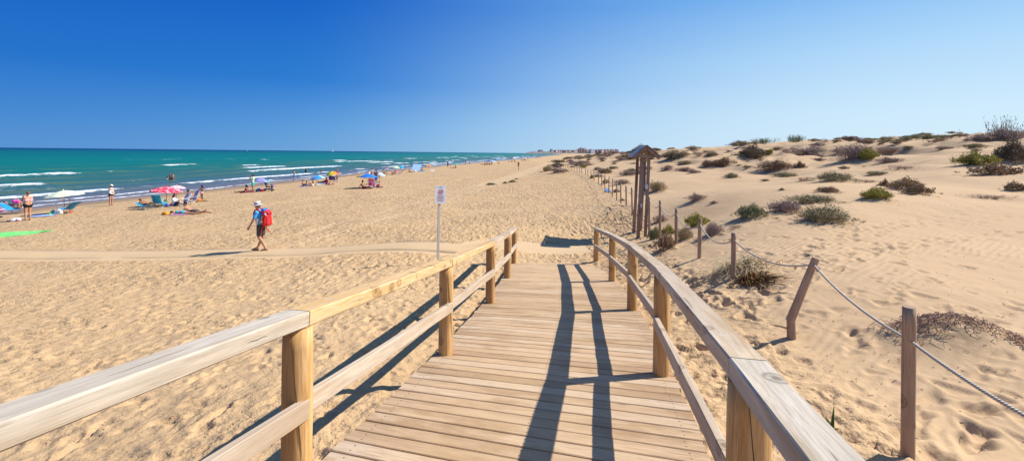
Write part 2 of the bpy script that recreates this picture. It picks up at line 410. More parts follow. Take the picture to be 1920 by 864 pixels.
# ================================================================== PLANT POSITIONS (photo px: centre x, base y, width, height) -- decides where sand gathers
# kind, cx, base, w, h, label
PL = [
 ('purple', 1525, 288, 90, 19, 'large purple-brown dead looking thicket just under the dune skyline', .3),
 ('purple', 1609, 300, 64, 34, 'tall grey-brown mounded shrub, the biggest in the middle of the dunes', .3),
 ('yellow', 1632, 300, 42, 19, 'yellow-green bush against the right flank of the big grey-brown mounded shrub', .2),
 ('purple', 1673, 285, 44, 10, 'low grey-brown cushion shrub up the slope behind the big mounded shrub', .2),
 ('purple', 1674, 305, 42, 12, 'rounded grey-brown cushion shrub just right of the yellow-green bush', .3),
 ('twigs', 1698, 317, 70, 10, 'flat spread of bare brown twigs below the rounded grey-brown cushion', .2),
 ('olive', 1650, 328, 38, 8, 'small dark olive tuft alone on the smooth sand below the twig spread', .3),
 ('olive', 1574, 342, 70, 21, 'dark green-grey hummock shrub with blue shade at its left foot', .5),
 ('twigs', 1513, 341, 54, 12, 'sparse brown scrub just left of the dark green-grey hummock shrub', .3),
 ('olive', 1478, 331, 42, 10, 'low olive grass strip under the russet bush', .2),
 ('russet', 1461, 318, 60, 20, 'wide russet bush in two lumps on the middle dunes', .2),
 ('russet', 1502, 316, 19, 15, 'small round russet bush right of the wide russet one', .2),
 ('purple', 1537, 302, 24, 6, 'tiny grey cushion below the purple-brown thicket', .2),
 ('russet', 1557, 361, 37, 12, 'little brown bush with a yellow-green left edge on open sand', .3),
 ('yellow', 1652, 377, 56, 24, 'bright yellow-green clump, the brightest plant on the dune', .5),
 ('leafy', 1703, 358, 54, 25, 'brown leafy bush rising behind the bright yellow-green clump', .4),
 ('leafy', 1725, 367, 44, 22, 'brown leafy bush at the right end of the clump, over a sand slope', .4),
 ('leafy', 1662, 350, 17, 14, 'small brown leafy tuft behind the bright yellow-green clump', .2),
 ('twigs', 1632, 343, 46, 10, 'thin line of twigs between the green-grey hummock and the leafy bushes', .2),
 ('olive', 1530, 381, 80, 18, 'long thin grey-olive mat of scrub on a low ridge', .3),
 ('purple', 1478, 399, 66, 27, 'dense purple-grey bush joined to a green one on its left', .4),
 ('green', 1413, 411, 58, 28, 'soft green bush joined to a purple-grey one on its right', .5),
 ('twigs', 1384, 430, 42, 11, 'small heap of twigs below the soft green bush', .3),
 ('olive', 1552, 418, 92, 33, 'broad dry olive bush, nearest of those on the open dune', .4),
 ('yellow', 1842, 311, 74, 27, 'yellow-topped dark bush leaning on the large dark shrub at the frame edge', .3),
 ('dark', 1908, 308, 62, 46, 'large dark grey shrub cut by the frame edge', .4),
 ('leafy', 1885, 328, 84, 23, 'wide bed of reddish leaves in front of the large dark shrub', .2),
 ('leafy', 1912, 358, 38, 18, 'brown leafy tuft at the frame edge under the bed of reddish leaves', .3),
 ('twigs', 1866, 374, 90, 12, 'straggling line of sparse twigs on smooth sand at the far edge', .2),
 ('purple', 1896, 262, 74, 24, 'purple-brown bush on the crest at the frame edge, with tall wisps above', .2),
 ('wisps', 1897, 259, 90, 38, 'tall dry wisps sticking up from the highest crest at the frame edge', 0),
 ('reeds', 1496, 266, 40, 12, 'short row of dark reeds on the skyline, right of the longer reed row', 0),
 ('reeds', 1434, 268, 50, 9, 'right half of the long reed row on the skyline', 0),
 ('russet', 1390, 272, 34, 11, 'brown and green bush closing the long skyline reed row on its left', 0),
 ('green', 1636, 257, 24, 4, 'flat green bush on the skyline left of the dark green band', 0),
 ('green', 1716, 259, 40, 7, 'left end of the dark green bushes along the skyline', 0),
 ('green', 1750, 258, 36, 8, 'middle of the dark green bushes along the skyline', 0),
 ('green', 1786, 257, 34, 8, 'right end of the dark green bushes along the skyline', 0),
 ('wisps', 1800, 258, 9, 17, 'single thin spike of dry stalks standing up from the skyline', 0),
 ('purple', 1842, 264, 34, 10, 'brown scrub on the crest left of the tall dry wisps', .1),
 ('purple', 1778, 279, 36, 6, 'low brown scrub under the green skyline band', .2),
 ('olive', 1831, 276, 38, 7, 'low grey-olive scrub below the brown scrub of the crest', .2),
 ('russet', 1682, 270, 16, 5, 'small russet tuft high on the slope under the skyline', .1),
 ('olive', 1705, 279, 16, 6, 'small olive tuft on the slope right of the grey-brown cushion', .1),
 ('twigs', 1755, 266, 40, 6, 'thin brown brushwood lying under the skyline greenery', .1),
 ('dark', 1415, 297, 54, 25, 'dark olive dome shrub, largest left of the purple thicket', .3),
 ('yellow', 1443, 292, 16, 11, 'small yellow-green bush stuck to the right of the dark olive dome', .2),
 ('russet', 1360, 312, 40, 18, 'reddish brown bush in front of and left of the dark olive dome', .3),
 ('russet', 1329, 313, 26, 13, 'smaller reddish brown bush left of its taller neighbour', .3),
 ('olive', 1336, 294, 24, 9, 'olive bush uphill from the pair of reddish brown bushes', .3),
 ('twigs', 1311, 294, 28, 8, 'brown brushwood left of the uphill olive bush', .2),
 ('olive', 1286, 309, 30, 8, 'low olive hummock uphill of a brown one', .4),
 ('purple', 1286, 322, 32, 9, 'low brown hummock downhill of an olive one', .4),
 ('purple', 1251, 320, 20, 9, 'small brown hummock just right of the shelter roof', .4),
 ('olive', 1265, 287, 16, 7, 'little olive bush near the skyline right of the shelter', .2),
 ('twigs', 1243, 295, 30, 8, 'flat grey scrub right above the shelter roof', .2),
 ('dark', 1203, 287, 38, 16, 'dark green-brown dome bush breaking the skyline behind the shelter roof', .2),
 ('russet', 1176, 299, 34, 12, 'reddish bush left of the shelter roof', .2),
 ('purple', 1150, 286, 26, 7, 'dark bush on the skyline at the right end of the distant town', .1),
 ('olive', 1374, 334, 24, 12, 'sparse olive grass tuft alone below the reddish brown bushes', .2),
 ('olive', 1179, 328, 14, 5, 'tiny olive cushion left of the shelter post', .3),
 ('dry', 1233, 363, 32, 25, 'round dry grey-green grass hummock right behind the shelter', .5),
 ('purple', 1309, 377, 30, 16, 'small brown tuft alone on the sand between fence and dunes', .4),
 ('purple', 1339, 382, 13, 6, 'tiny brown tuft right of the small brown one', .2),
 ('purple', 1240, 416, 27, 15, 'round brown cushion behind the second rope post from the shelter', .2),
 ('green', 1229, 448, 28, 25, 'yellowish green bush at the foot of the shelter', .2),
 ('yellow', 1254, 441, 26, 20, 'yellow-green bush between two rope posts beside the shelter', .2),
 ('leafy', 1250, 471, 42, 36, 'reddish green leafy bush casting blue shade beside the handrail', .4),
 ('dry', 1285, 451, 34, 26, 'sandy dry grass behind a rope post, right of the leafy bushes', .4),
 ('yellow', 1312, 424, 54, 24, 'brown and yellow tipped bush behind the rope, uphill of the brown dome', .3),
 ('purple', 1341, 441, 38, 27, 'brown twiggy dome beside the rope with shade on its left', .3),
 ('green', 1467, 357, 10, 5, 'tiny green sprout tuft on bare dune', .1),
 ('purple', 1103, 311, 22, 6, 'brown scrub at the far end of the rope fence, left patch', .3),
 ('purple', 1122, 319, 20, 7, 'brown scrub behind the far rope posts, second patch', .3),
 ('russet', 1136, 325, 30, 10, 'dark brown scrub mound behind the far rope posts', .3),
 ('yellow', 1095, 315, 9, 4, 'tiny yellow-green tuft among the far scrub', .2),
 ('olive', 1150, 317, 18, 6, 'olive scrub mound behind the dark brown one', .3),
 ('dry', 1136, 345, 14, 9, 'pale dry tuft at the foot of the middle rope posts', .3),
 ('purple', 1167, 347, 30, 12, 'brown bush behind the rope posts left of the shelter', .4),
 ('purple', 1156, 361, 14, 8, 'grey brush around the foot of a rope post left of the shelter', .2),
 ('purple', 1167, 377, 9, 6, 'small brown tuft on sand below the rope posts', .2),
 ('yellow', 1110, 335, 6, 7, 'small yellow tuft at the foot of a far rope post', .2),
 ('dry', 1027, 322, 22, 12, 'lone dry brown grass clump on the beach beyond the fence end', .4),
 ('green', 920, 347, 14, 5, 'green creeping plant on the open beach, first of four', .2),
 ('green', 947, 344, 8, 4, 'small green creeping plant right of the first on the beach', .2),
 ('olive', 961, 342, 15, 5, 'thin stringy green creeper on the beach', .2),
 ('olive', 968, 336, 8, 2, 'tiny green creeper farthest out on the beach', .2),
 ('purple', 1047, 315, 12, 6, 'brown tuft at the foot of the farthest rope posts', .2),
]
PLPOS = []
for k, cx, by, w, h, lab, hp in PL:
    p = P(cx, by)
    s = p.y / F
    W = w * s / 2; Hh = h * s
    dist_cap = 1.0
    D = W * (.75 if w > 60 else .9)
    x, y = p.x, p.y + D * .35
    PLPOS.append((k, x, y, W, Hh, lab, hp, D))
    if hp: HUMPS.append((x + .1 * W, y, max(W * 1.15, .25), max(D * 1.1, .25), Hh * hp * .55))
# the big hand-made ones close to the walkway
MOUND = P(1785, 640); HUMPS.append((MOUND.x + .05, MOUND.y + .08, .60, .34, .19))
DRYG = P(1392, 512); HUMPS.append((DRYG.x, DRYG.y, .55, .5, .16))
# far scrub, one thing each, scattered through the distant dunes
FAR = []
r_ = random.Random(5)
while len(FAR) < 165:
    Y = 48 * math.exp(r_.random() * 1.9); d = 42 + 66 * r_.random()
    X = float(xs(Y)) + d
    if X / Y > .36 or X / Y < .08 or (Y < 60 and r_.random() < .4): continue
    FAR.append((X, Y, (.28 + .75 * r_.random() ** 1.6) * (1 + Y / 200), r_.choice(['purple', 'purple', 'russet', 'olive', 'dark', 'dry'])))
MID = []
while len(MID) < 190:
    Y = 22 + 74 * r_.random() ** .55; X = Y * (.34 + .95 * r_.random())
    d = X - float(xs(Y))
    if d < 52 or X / Y > 1.25: continue
    u = CX + F * X / Y
    if Y < 30 or 1640 < u < 1800 and Y < 45: continue
    MID.append((X, Y, (.22 + .5 * r_.random() ** 2) * (.6 + Y / 62), r_.choice(['purple', 'olive', 'twigs', 'dry', 'dry', 'twigs', 'russet'])))
for X, Y, s, k in FAR: HUMPS.append((X, Y, s * 1.2, s * 1.2, .22 * s))
for X, Y, s, k in MID: HUMPS.append((X + .1, Y, s * 1.1, s * 1.0, .22 * s))

# ================================================================== GROUND SHEET
def axis_pts(segs):
    out = [segs[0][0]]
    for a, b, st, growth in segs:
        x = a; s = st
        while x < b - 1e-6:
            x = min(b, x + s); s *= growth; out.append(x)
    return np.array(out)
xp = axis_pts([(0, 5.2, .026, 1.0), (5.2, 12, .03, 1.008), (12, 90, .09, 1.022), (90, 9000, 2.0, 1.09)])
xn = axis_pts([(0, 5.0, .028, 1.0), (5.0, 12, .032, 1.008), (12, 60, .09, 1.022), (60, 900, 2.0, 1.12)])
gx = np.concatenate([-xn[::-1], xp[1:]])
yp = axis_pts([(1.2, 8, .027, 1.0), (8, 20, .03, 1.010), (20, 400, .16, 1.011), (400, 9000, 4.4, 1.05)])
yn = axis_pts([(0, 1.2 + 6, .06, 1.05), (7.2, 60, 1, 1.2)])
gy = np.concatenate([1.2 - yn[::-1], yp[1:]])
GX, GY = np.meshgrid(gx, gy)
Z = H0(GX.ravel(), GY.ravel()).reshape(GX.shape)
def sl(x0, x1, y0, y1):
    return slice(np.searchsorted(gy, y0), np.searchsorted(gy, y1)), slice(np.searchsorted(gx, x0), np.searchsorted(gx, x1))
for (hx, hy, rx, ry, hh) in HUMPS:
    a = sl(hx - 3 * rx, hx + 3 * rx, hy - 3 * ry, hy + 3 * ry)
    Z[a] += hh * np.exp(-((GX[a] - hx) / rx) ** 2 - ((GY[a] - hy) / ry) ** 2)
Dd = GX - xs(GY)
# the sand-covered path crossing the beach (runs from the ramp's foot towards the sea)
PATH = sorted([(P(a, b).x, P(a, b).y) for a, b in ((0, 477.5), (860, 467))] + [(-45.0, 18.6), (-.4, 15.5), (2.6, 15.2)])
def path_mask(X, Y, half=.62, soft=.25):
    cy = np.interp(X, [p[0] for p in PATH], [p[1] for p in PATH])
    m = 1 - sstep(half, half + soft, np.abs(Y - cy))
    return m * (X < 2.6)
PM = path_mask(GX, GY)
# churned sand : how trodden each spot is
trod = (1 - sstep(.5, 1.7, GX - np.interp(GY, [0, 13, 25, 60, 100], [1.6, 2.9, 6, 8.6, 9]))) * sstep(2, 8, Dd)
track = np.zeros_like(Z)
TRK = np.array([(-9, 13), (-8.0, 22), (-6, 32), (-3.0, 45), (1.5, 66), (8, 110), (14, 160), (34, 300)])
tx = np.interp(GY, TRK[:, 1], TRK[:, 0])
tr = (1 - sstep(.9, 1.9, np.abs(GX - tx))) * sstep(25, 60, GY) * .5
tr2 = np.maximum(1 - sstep(.16, .26, np.abs(GX - tx - .8)), 1 - sstep(.16, .26, np.abs(GX - tx + .8))) * sstep(15, 18, GY) * (1 - sstep(55, 70, GY)) * .8
track = np.maximum(tr, tr2 * .6)
calm = np.clip(1 - PM - tr * .7, 0, 1)
foot = np.clip(trod * calm, 0, 1)
foot = foot * np.clip(.98 + .55 * fbm(GX / 2.1, GY / 2.1, 3, 200), .55, 1.25)
# real lumps and dents near the camera
lump = fbm(GX * 2.3, GY * 2.3, 4, 31)
lump2 = 1 - np.abs(fbm(GX * 4.1 + 3, GY * 4.1, 3, 47)) * 2
amp = sstep(110, 30, GY)
Z += foot * amp * (0.026 * lump + 0.020 * lump2 + .012 * fbm(GX * 9, GY * 9, 2, 52) - .012)
fx_ = np.where(GY < 100, np.interp(GY, [-10, 0, 5, 9, 13, 25, 60, 100], [1.6, 1.9, 2.6, 3.3, 3.6, 6, 8.6, 9.5]), xs(GY) + 42)
right = sstep(-.4, .9, GX - fx_)
Z += right * (0.02 * fbm(GX * 1.3, GY * 1.3, 3, 77) + .010 * fbm(GX * 3.7, GY * 3.7, 3, 78))
r2 = np.random.default_rng(4)
def dent(x, y, a, L, W, dep):
    q = sl(x - L * 2.4, x + L * 2.4, y - L * 2.4, y + L * 2.4)
    X = GX[q] - x; Y = GY[q] - y
    if X.size == 0: return
    u = (X * math.cos(a) + Y * math.sin(a)) / L; v = (-X * math.sin(a) + Y * math.cos(a)) / W
    r = np.sqrt(u * u + v * v)
    wob = 1 + .25 * np.sin(3 * np.arctan2(v, u) + x * 9)
    r = r * wob
    Z[q] += (-dep * (1 - sstep(.55, 1.05, r)) + dep * .42 * np.exp(-((r - 1.28) / .28) ** 2)) * (1 - PM[q])
n = 0
while n < 7500:
    y = 1.6 + 21 * r2.random() ** .8; x = -13 + 19 * r2.random()
    j = min(len(gy) - 1, np.searchsorted(gy, y)); i = min(len(gx) - 1, np.searchsorted(gx, x))
    n += 1
    if foot[j, i] < .5 or abs(x) > 1.05 * y + 1.5: continue
    s = .6 + .7 * r2.random()
    dent(x, y, r2.random() * PI, .105 * s, .062 * s, .022 * s * (.4 + r2.random()))
def trail(pts, step=.34, L=.14, dep=.03, jit=.05):
    for (x0, y0), (x1, y1) in zip(pts[:-1], pts[1:]):
        n = max(1, int(math.hypot(x1 - x0, y1 - y0) / step)); a = math.atan2(y1 - y0, x1 - x0)
        for k in range(n):
            t = k / n; sgn = .11 if k % 2 else -.11
            dent(x0 + (x1 - x0) * t - sgn * math.sin(a) + jit * r2.standard_normal(), y0 + (y1 - y0) * t + sgn * math.cos(a) + jit * r2.standard_normal(),
                 a + .2 * r2.standard_normal(), L * (.8 + .4 * r2.random()), L * .55, dep * (.7 + .6 * r2.random()))
def pxs(*a): return [(P(x, y).x, P(x, y).y) for x, y in a]
trail(pxs((1240, 500), (1330, 560), (1400, 590), (1520, 520), (1640, 470), (1760, 452), (1915, 430)), dep=.035)
trail(pxs((1500, 470), (1600, 440), (1720, 415), (1915, 378)), L=.12, dep=.03)
trail(pxs((1470, 500), (1560, 455), (1680, 425), (1900, 405)), L=.12)
trail(pxs((1290, 600), (1340, 650), (1420, 740), (1520, 800), (1690, 840)), step=.4, L=.12, dep=.03)
trail(pxs((1720, 850), (1800, 800), (1910, 770)), step=.25, L=.17, dep=.04)
trail(pxs((1710, 780), (1830, 740), (1915, 700)), step=.3, L=.15, dep=.03)
trail(pxs((1280, 560), (1380, 565), (1440, 600)), step=.25, L=.17, dep=.04)
trail(pxs((1300, 530), (1390, 555), (1500, 560)), step=.3, L=.15, dep=.035)
trail(pxs((1820, 500), (1915, 520)), step=.3, L=.15)
for k in range(420):
    x = 1.6 + 6 * r2.random(); y = 2 + 12 * r2.random()
    if right[min(len(gy) - 1, np.searchsorted(gy, y)), min(len(gx) - 1, np.searchsorted(gx, x))] > .5 or x < 4:
        s = .5 + .9 * r2.random(); dent(x, y, r2.random() * PI, .12 * s, .07 * s, .018 * s)
# sand heaped against the boards' left edge and stays under them
ny, nx = GX.shape
co = np.stack([GX, GY, Z], -1).reshape(-1, 3).astype(np.float32)
me = bpy.data.meshes.new('sand')
idx = np.arange(nx * ny).reshape(ny, nx)
quads = np.stack([idx[:-1, :-1], idx[:-1, 1:], idx[1:, 1:], idx[1:, :-1]], -1).reshape(-1, 4).astype(np.int32)
me.vertices.add(nx * ny); me.vertices.foreach_set('co', co.ravel())
me.loops.add(quads.size); me.loops.foreach_set('vertex_index', quads.ravel())
me.polygons.add(len(quads)); me.polygons.foreach_set('loop_start', np.arange(0, quads.size, 4, dtype=np.int32))
me.polygons.foreach_set('use_smooth', np.ones(len(quads), dtype=bool))
me.update(calc_edges=True)
def put(me, name, arr):
    a = me.attributes.new(name, 'FLOAT', 'POINT'); a.data.foreach_set('value', np.ascontiguousarray(arr, dtype=np.float32).ravel())
wetl = 5.2 + 1.6 * fbm(GY / 9, GX * 0, 2, 5) + 1.2 * fbm(GX / 2, GY / 2, 3, 6)
wet = 1 - sstep(wetl - 1.2, wetl + 1.0, Dd)
put(me, 'dune', sstep(-.8, 1.6, GX - fx_)); put(me, 'wet', wet)
put(me, 'foot', np.clip(foot * (.6 + .85 * sstep(6, 26, GY)) * (.95 + .45 * fbm(GX / 1.7, GY / 2.6, 3, 201)) + .10 * right, 0, 1.5) * (1 - wet))
put(me, 'track', np.maximum(track * .7, PM * .45)); put(me, 'ripple', right * (1 - sstep(9, 20, GY)))
duff = np.zeros_like(Z)
for (hx, hy, rx, ry, hh) in HUMPS:
    a = sl(hx - 3 * rx, hx + 3 * rx, hy - 3 * ry, hy + 3 * ry)
    duff[a] = np.maximum(duff[a], 1.0 * np.exp(-((GX[a] - hx) / (rx * .95)) ** 2 - ((GY[a] - hy) / (ry * .95)) ** 2))
duff = np.maximum(duff, sstep(62, 90, Dd) * .38 * sstep(.1, .4, fbm(GX / 5, GY / 5, 3, 210)))
put(me, 'duff', duff)
me.materials.append(sand_mat())
sand = bpy.data.objects.new('sand', me); COL.objects.link(sand); setp(sand, kind='structure')

# ================================================================== SAND-COVERED PATH (a low board strip, its near edge showing)
def strip_path():
    m, nt, b = NT('path_sand'); L = nt.links
    c_ = coord(nt); n_ = noise(nt, c_, 3, 5, .6)
    L.new(mix(nt, n_, (.52, .355, .185), (.60, .42, .235)), b.inputs['Base Color']); b.inputs['Roughness'].default_value = .95
    L.new(bump(nt, noise(nt, c_, 14, 4, .6), .6, .02), b.inputs['Normal'])
    edge = cm('path_edge', (.42, .30, .18))
    X = np.arange(-44, -.2, .16); cy = np.interp(X, [p[0] for p in PATH], [p[1] for p in PATH])
    vs = []; fs = []; mi = []
    half = .52
    for x, y in zip(X, cy):
        wv = .05 * math.sin(x * 2.1) + .04 * math.sin(x * 5.3)
        zt = gz(x, y) + .035
        za = zt - .016 - (.016 if x < -9 else 0) + .012 * float(vnoise(np.array([x * 1.1]), np.array([1.0]))[0])
        vs += [(x, y - half - .09, za - .09), (x, y - half, za + .006 * math.sin(x * 3)), (x, y - half * .5, za + .004), (x, y, za + .007), (x, y + half * .5 + wv, za + .002), (x, y + half + wv, za - .06)]
    n = len(X)
    for i in range(n - 1):
        for k in range(5):
            a = i * 6 + k; fs.append((a, a + 1, a + 7, a + 6)); mi.append(1 if k == 0 else 0)
    o = mesh_obj('path', vs, fs, None, None, True, [m, edge], mi)
    setp(o, kind='structure')
strip_path()

# ================================================================== SEA
def sea():
    Y = np.concatenate([np.linspace(-300, 8, 60)[:-1], axis_pts([(8, 60, .28, 1.0), (60, 400, .32, 1.006), (400, 5000, 3, 1.02), (5000, 60000, 120, 1.2)])])
    dd = np.concatenate([np.linspace(-9, 0, 28)[:-1], axis_pts([(0, 70, .33, 1.0), (70, 400, .5, 1.015), (400, 60000, 8, 1.15)])])
    YY, DD = np.meshgrid(Y, dd)
    XX = xs(YY) - DD
    w = np.zeros_like(XX); foam = np.zeros_like(XX); crestlow = np.zeros_like(XX)
    lines = [(3.6, .8, .06, -.22, 10, 1), (8.5, 1.7, .24, -.26, 20, 2), (15.5, 2.2, .22, .14, 13, 3), (23, 2.8, .34, -.02, 26, 4), (36, 3.2, .34, .20, 17, 5), (52, 3.6, .36, .18, 20, 6),
             (68, 4, .36, .24, 22, 7), (88, 4, .34, .30, 26, 8), (112, 5, .3, .36, 30, 9)]
    for c, wd, am, th, sc, sd in lines:
        cc = c + (.10 * c + 1.0) * fbm(YY / (sc * 1.6), YY * 0 + sd, 3, 60 + sd)
        t = DD - cc
        pres = fbm(YY / sc, YY * 0 + sd * 3.3, 3, 80 + sd)
        pr = sstep(th - .04, th + .22, pres + .22 * fbm(YY / 3.1, YY * 0 + sd * 7.7, 3, 140 + sd)); wd = wd * (.55 + .75 * pr)
        w += am * np.exp(-(t / (wd * .75)) ** 2) * (.35 + .65 * sstep(th - .5, th + .1, pres))
        face = sstep(.30, 0, t / wd) * sstep(-.85, -.35, t / wd)       # foam tumbles on the landward side of the crest
        trail_ = sstep(-2.6, -.8, t / wd) * sstep(-.5, -1.2, t / wd) * .40
        foam = np.maximum(foam, pr * np.maximum(face, trail_))
        crestlow += np.exp(-((t + wd * .2) / wd) ** 2) * (1 - pr) * .6
    wash = sstep(.05, .55, fbm(XX / 3.2, YY / 7.5, 4, 150)) * sstep(1, 3, DD) * sstep(40, 12, DD) * .52
    foam = np.maximum(foam, wash)
    swash = sstep(.9, .1, np.abs(DD - 1.0 - 1.3 * fbm(YY / 7, YY * 0, 3, 99)))
    foam = np.maximum(foam, swash * .9)
    # whitecaps scattered farther out
    caps = sstep(.50, .62, fbm(XX / 9, YY / 16, 3, 120)) * sstep(60, 80, DD) * sstep(260, 140, DD) * .6
    foam = np.maximum(foam, caps)
    chop = .05 * fbm(XX / 2.2, YY / 3.5, 3, 130) + .09 * fbm(XX / 8, YY / 15, 2, 133)
    deep = sstep(3, 14, DD)
    fade = 1 - sstep(400, 1500, np.hypot(XX, YY))
    ZZ = SEA_Z + (w + chop * deep) * sstep(-1, 3, DD) * fade - .05 * sstep(1, -6, DD)
    # thin swash climbs the sand a little
    ny, nx = XX.shape
    me = bpy.data.meshes.new('sea'); idx = np.arange(nx * ny).reshape(ny, nx)
    q = np.stack([idx[:-1, :-1], idx[1:, :-1], idx[1:, 1:], idx[:-1, 1:]], -1).reshape(-1, 4).astype(np.int32)
    me.vertices.add(nx * ny); me.vertices.foreach_set('co', np.stack([XX, YY, ZZ], -1).astype(np.float32).ravel())
    me.loops.add(q.size); me.loops.foreach_set('vertex_index', q.ravel()); me.polygons.add(len(q))
    me.polygons.foreach_set('loop_start', np.arange(0, q.size, 4, dtype=np.int32)); me.polygons.foreach_set('use_smooth', np.ones(len(q), dtype=bool))
    me.update(calc_edges=True)
    put(me, 'foam', foam); put(me, 'lowf', np.clip(crestlow, 0, 1) * sstep(6, 12, DD) * sstep(110, 60, DD)); put(me, 'off', np.log10(np.maximum(DD, 1.0)) / 5)
    m, nt, b = NT('sea_water'); L = nt.links
    c_ = coord(nt); off = attr(nt, 'off')
    big = noise(nt, mapping(nt, c_, (1, .45, 1), (0, 0, .1)), .05, 4, .6)
    o2 = mth(nt, 'ADD', off, mth(nt, 'MULTIPLY', mth(nt, 'SUBTRACT', big, .5), .10))
    c = ramp(nt, [(.0, (.19, .16, .15)), (.12, (.12, .125, .14)), (.22, (.05, .11, .11)), (.30, (.03, .12, .085)), (.36, (.008, .135, .085)), (.44, (.0, .15, .095)),
                  (.56, (.0, .105, .078)), (.63, (.0, .07, .085)), (.68, (.0, .028, .085)), (.84, (.0, .012, .07))], o2).outputs[0]
    ol = mth(nt, 'MULTIPLY', attr(nt, 'lowf'), ramp(nt, [(.35, 0.0), (.6, 1.0)], noise(nt, mapping(nt, c_, (1, .4, 1)), .3, 3)).outputs[0])
    c = mix(nt, mth(nt, 'MULTIPLY', ol, .9), c, (.12, .15, .05))
    fn = mth(nt, 'ADD', mth(nt, 'MULTIPLY', noise(nt, mapping(nt, c_, (1, .6, 1)), 1.3, 6, .7), .75), mth(nt, 'MULTIPLY', noise(nt, c_, 7, 4, .7), .25))
    f = mth(nt, 'MULTIPLY', mth(nt, 'SUBTRACT', mth(nt, 'ADD', mth(nt, 'MULTIPLY', attr(nt, 'foam'), .66), mth(nt, 'MULTIPLY', mth(nt, 'SUBTRACT', fn, .5), 2.6)), .40), 4.0, clamp=True)
    gate = mth(nt, 'MULTIPLY', attr(nt, 'foam'), 8, clamp=True)
    f = mth(nt, 'MULTIPLY', f, gate)
    c = mix(nt, f, c, (.80, .83, .85))
    L.new(c, b.inputs['Base Color'])
    L.new(mth(nt, 'ADD', .30, mth(nt, 'MULTIPLY', f, .5)), b.inputs['Roughness'])
    b.inputs['IOR'].default_value = 1.33; b.inputs['Specular IOR Level'].default_value = .13
    hh = mth(nt, 'ADD', mth(nt, 'MULTIPLY', noise(nt, mapping(nt, c_, (1, .45, 1)), .9, 5, .65), .22), mth(nt, 'MULTIPLY', noise(nt, mapping(nt, c_, (1, .6, 1)), .16, 3), .5))
    hh = mth(nt, 'ADD', hh, mth(nt, 'MULTIPLY', f, .04))
    L.new(bump(nt, hh, 1.0, 1.0), b.inputs['Normal'])
    me.materials.append(m)
    o = bpy.data.objects.new('sea', me); COL.objects.link(o); setp(o, kind='structure')
sea()

# ================================================================== HEADLAND AND TOWN
def headland():
    # ridge outline in photo pixels at about 4 km
    prof_ = [(984, 288.2), (990, 285), (1000, 283.8), (1018, 283.6), (1026, 284.2), (1034, 282), (1042, 281.2), (1060, 282), (1080, 282.2), (1100, 283), (1130, 284.2), (1160, 284.2), (1200, 285), (1300, 286)]
    xs_, ys_ = zip(*prof_)
    px = np.arange(984, 1300, .7); D = 4300.0
    vs = []; fs = []
    rows = 9
    for k in range(rows):
        t = k / (rows - 1)
        for x in px:
            top = np.interp(x, xs_, ys_) + .25 * math.sin(x * 1.3) + .2 * math.sin(x * .57)
            d = ray(x, top); hz = EYE + d[2] * D
            X = d[0] * D; prof_k = math.sin(PI * t) ** .6 if 0 < t < 1 else 0
            y = D - 420 + 900 * t
            zz = SEA_Z - 2 + (max(hz, 3) + 2.5) * prof_k * (1 + .12 * float(vnoise(np.array([X / 60]), np.array([y / 70]))[0]))
            vs.append((X + (t - .5) * 40, y, zz))
    n = len(px)
    for k in range(rows - 1):
        for i in range(n - 1):
            a = k * n + i; fs.append((a, a + 1, a + n + 1, a + n))
    m, nt, b = NT('headland'); L = nt.links
    n_ = noise(nt, coord(nt), .02, 5, .7)
    L.new(ramp(nt, [(.3, (.10, .11, .10)), (.5, (.20, .17, .15)), (.7, (.34, .28, .23))], n_).outputs[0], b.inputs['Base Color']); b.inputs['Roughness'].default_value = .9
    setp(mesh_obj('headland', vs, fs, m, None, True), kind='structure')
headland()

TM = {}
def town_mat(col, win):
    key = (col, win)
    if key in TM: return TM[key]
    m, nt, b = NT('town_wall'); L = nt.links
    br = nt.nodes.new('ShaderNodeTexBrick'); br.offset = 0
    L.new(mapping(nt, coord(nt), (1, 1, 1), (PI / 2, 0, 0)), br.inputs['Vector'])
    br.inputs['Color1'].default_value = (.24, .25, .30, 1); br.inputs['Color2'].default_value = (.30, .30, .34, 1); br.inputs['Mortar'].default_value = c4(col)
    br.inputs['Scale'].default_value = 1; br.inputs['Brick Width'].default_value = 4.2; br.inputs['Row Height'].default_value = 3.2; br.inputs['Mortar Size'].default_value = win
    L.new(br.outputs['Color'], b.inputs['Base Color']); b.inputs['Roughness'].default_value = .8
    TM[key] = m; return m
def building(x0, x1, ytop, ybot, D, col, label=None, group=None, roof='flat', depth=16.0):
    a = ray(x0, ytop); c = ray(x1, ytop); e = ray((x0 + x1) / 2, ybot)
    X0, X1 = a[0] * D, c[0] * D; zt = EYE + (a[2] + c[2]) / 2 * D - .6 * D / F; zb = EYE + e[2] * D - 4
    t = empty('apartment_building', ((X0 + X1) / 2, D, zb), .55, label, 'building', group)
    W = X1 - X0; Hh = zt - zb
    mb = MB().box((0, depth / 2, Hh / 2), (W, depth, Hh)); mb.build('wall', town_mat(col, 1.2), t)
    r = MB()
    if roof == 'flat':
        r.box((0, depth / 2, Hh + .6), (W + .8, depth + .8, 1.2)); r.box((W * .18, depth / 2, Hh + 2.4), (max(3, W * .22), 5, 2.6))
    else:
        r.add([(-W / 2 - .6, -.6, Hh), (W / 2 + .6, -.6, Hh), (W / 2 + .6, depth + .6, Hh), (-W / 2 - .6, depth + .6, Hh), (-W / 4, depth / 2, Hh + 3.4), (W / 4, depth / 2, Hh + 3.4)],
              [(0, 1, 5, 4), (1, 2, 5), (2, 3, 4, 5), (3, 0, 4), (3, 2, 1, 0)])
    r.build('roof', cm('tile', (.36, .2, .14)) if roof != 'flat' else cm('roofgrey', (.4, .38, .36)), t)
    return t
rt = random.Random(3)
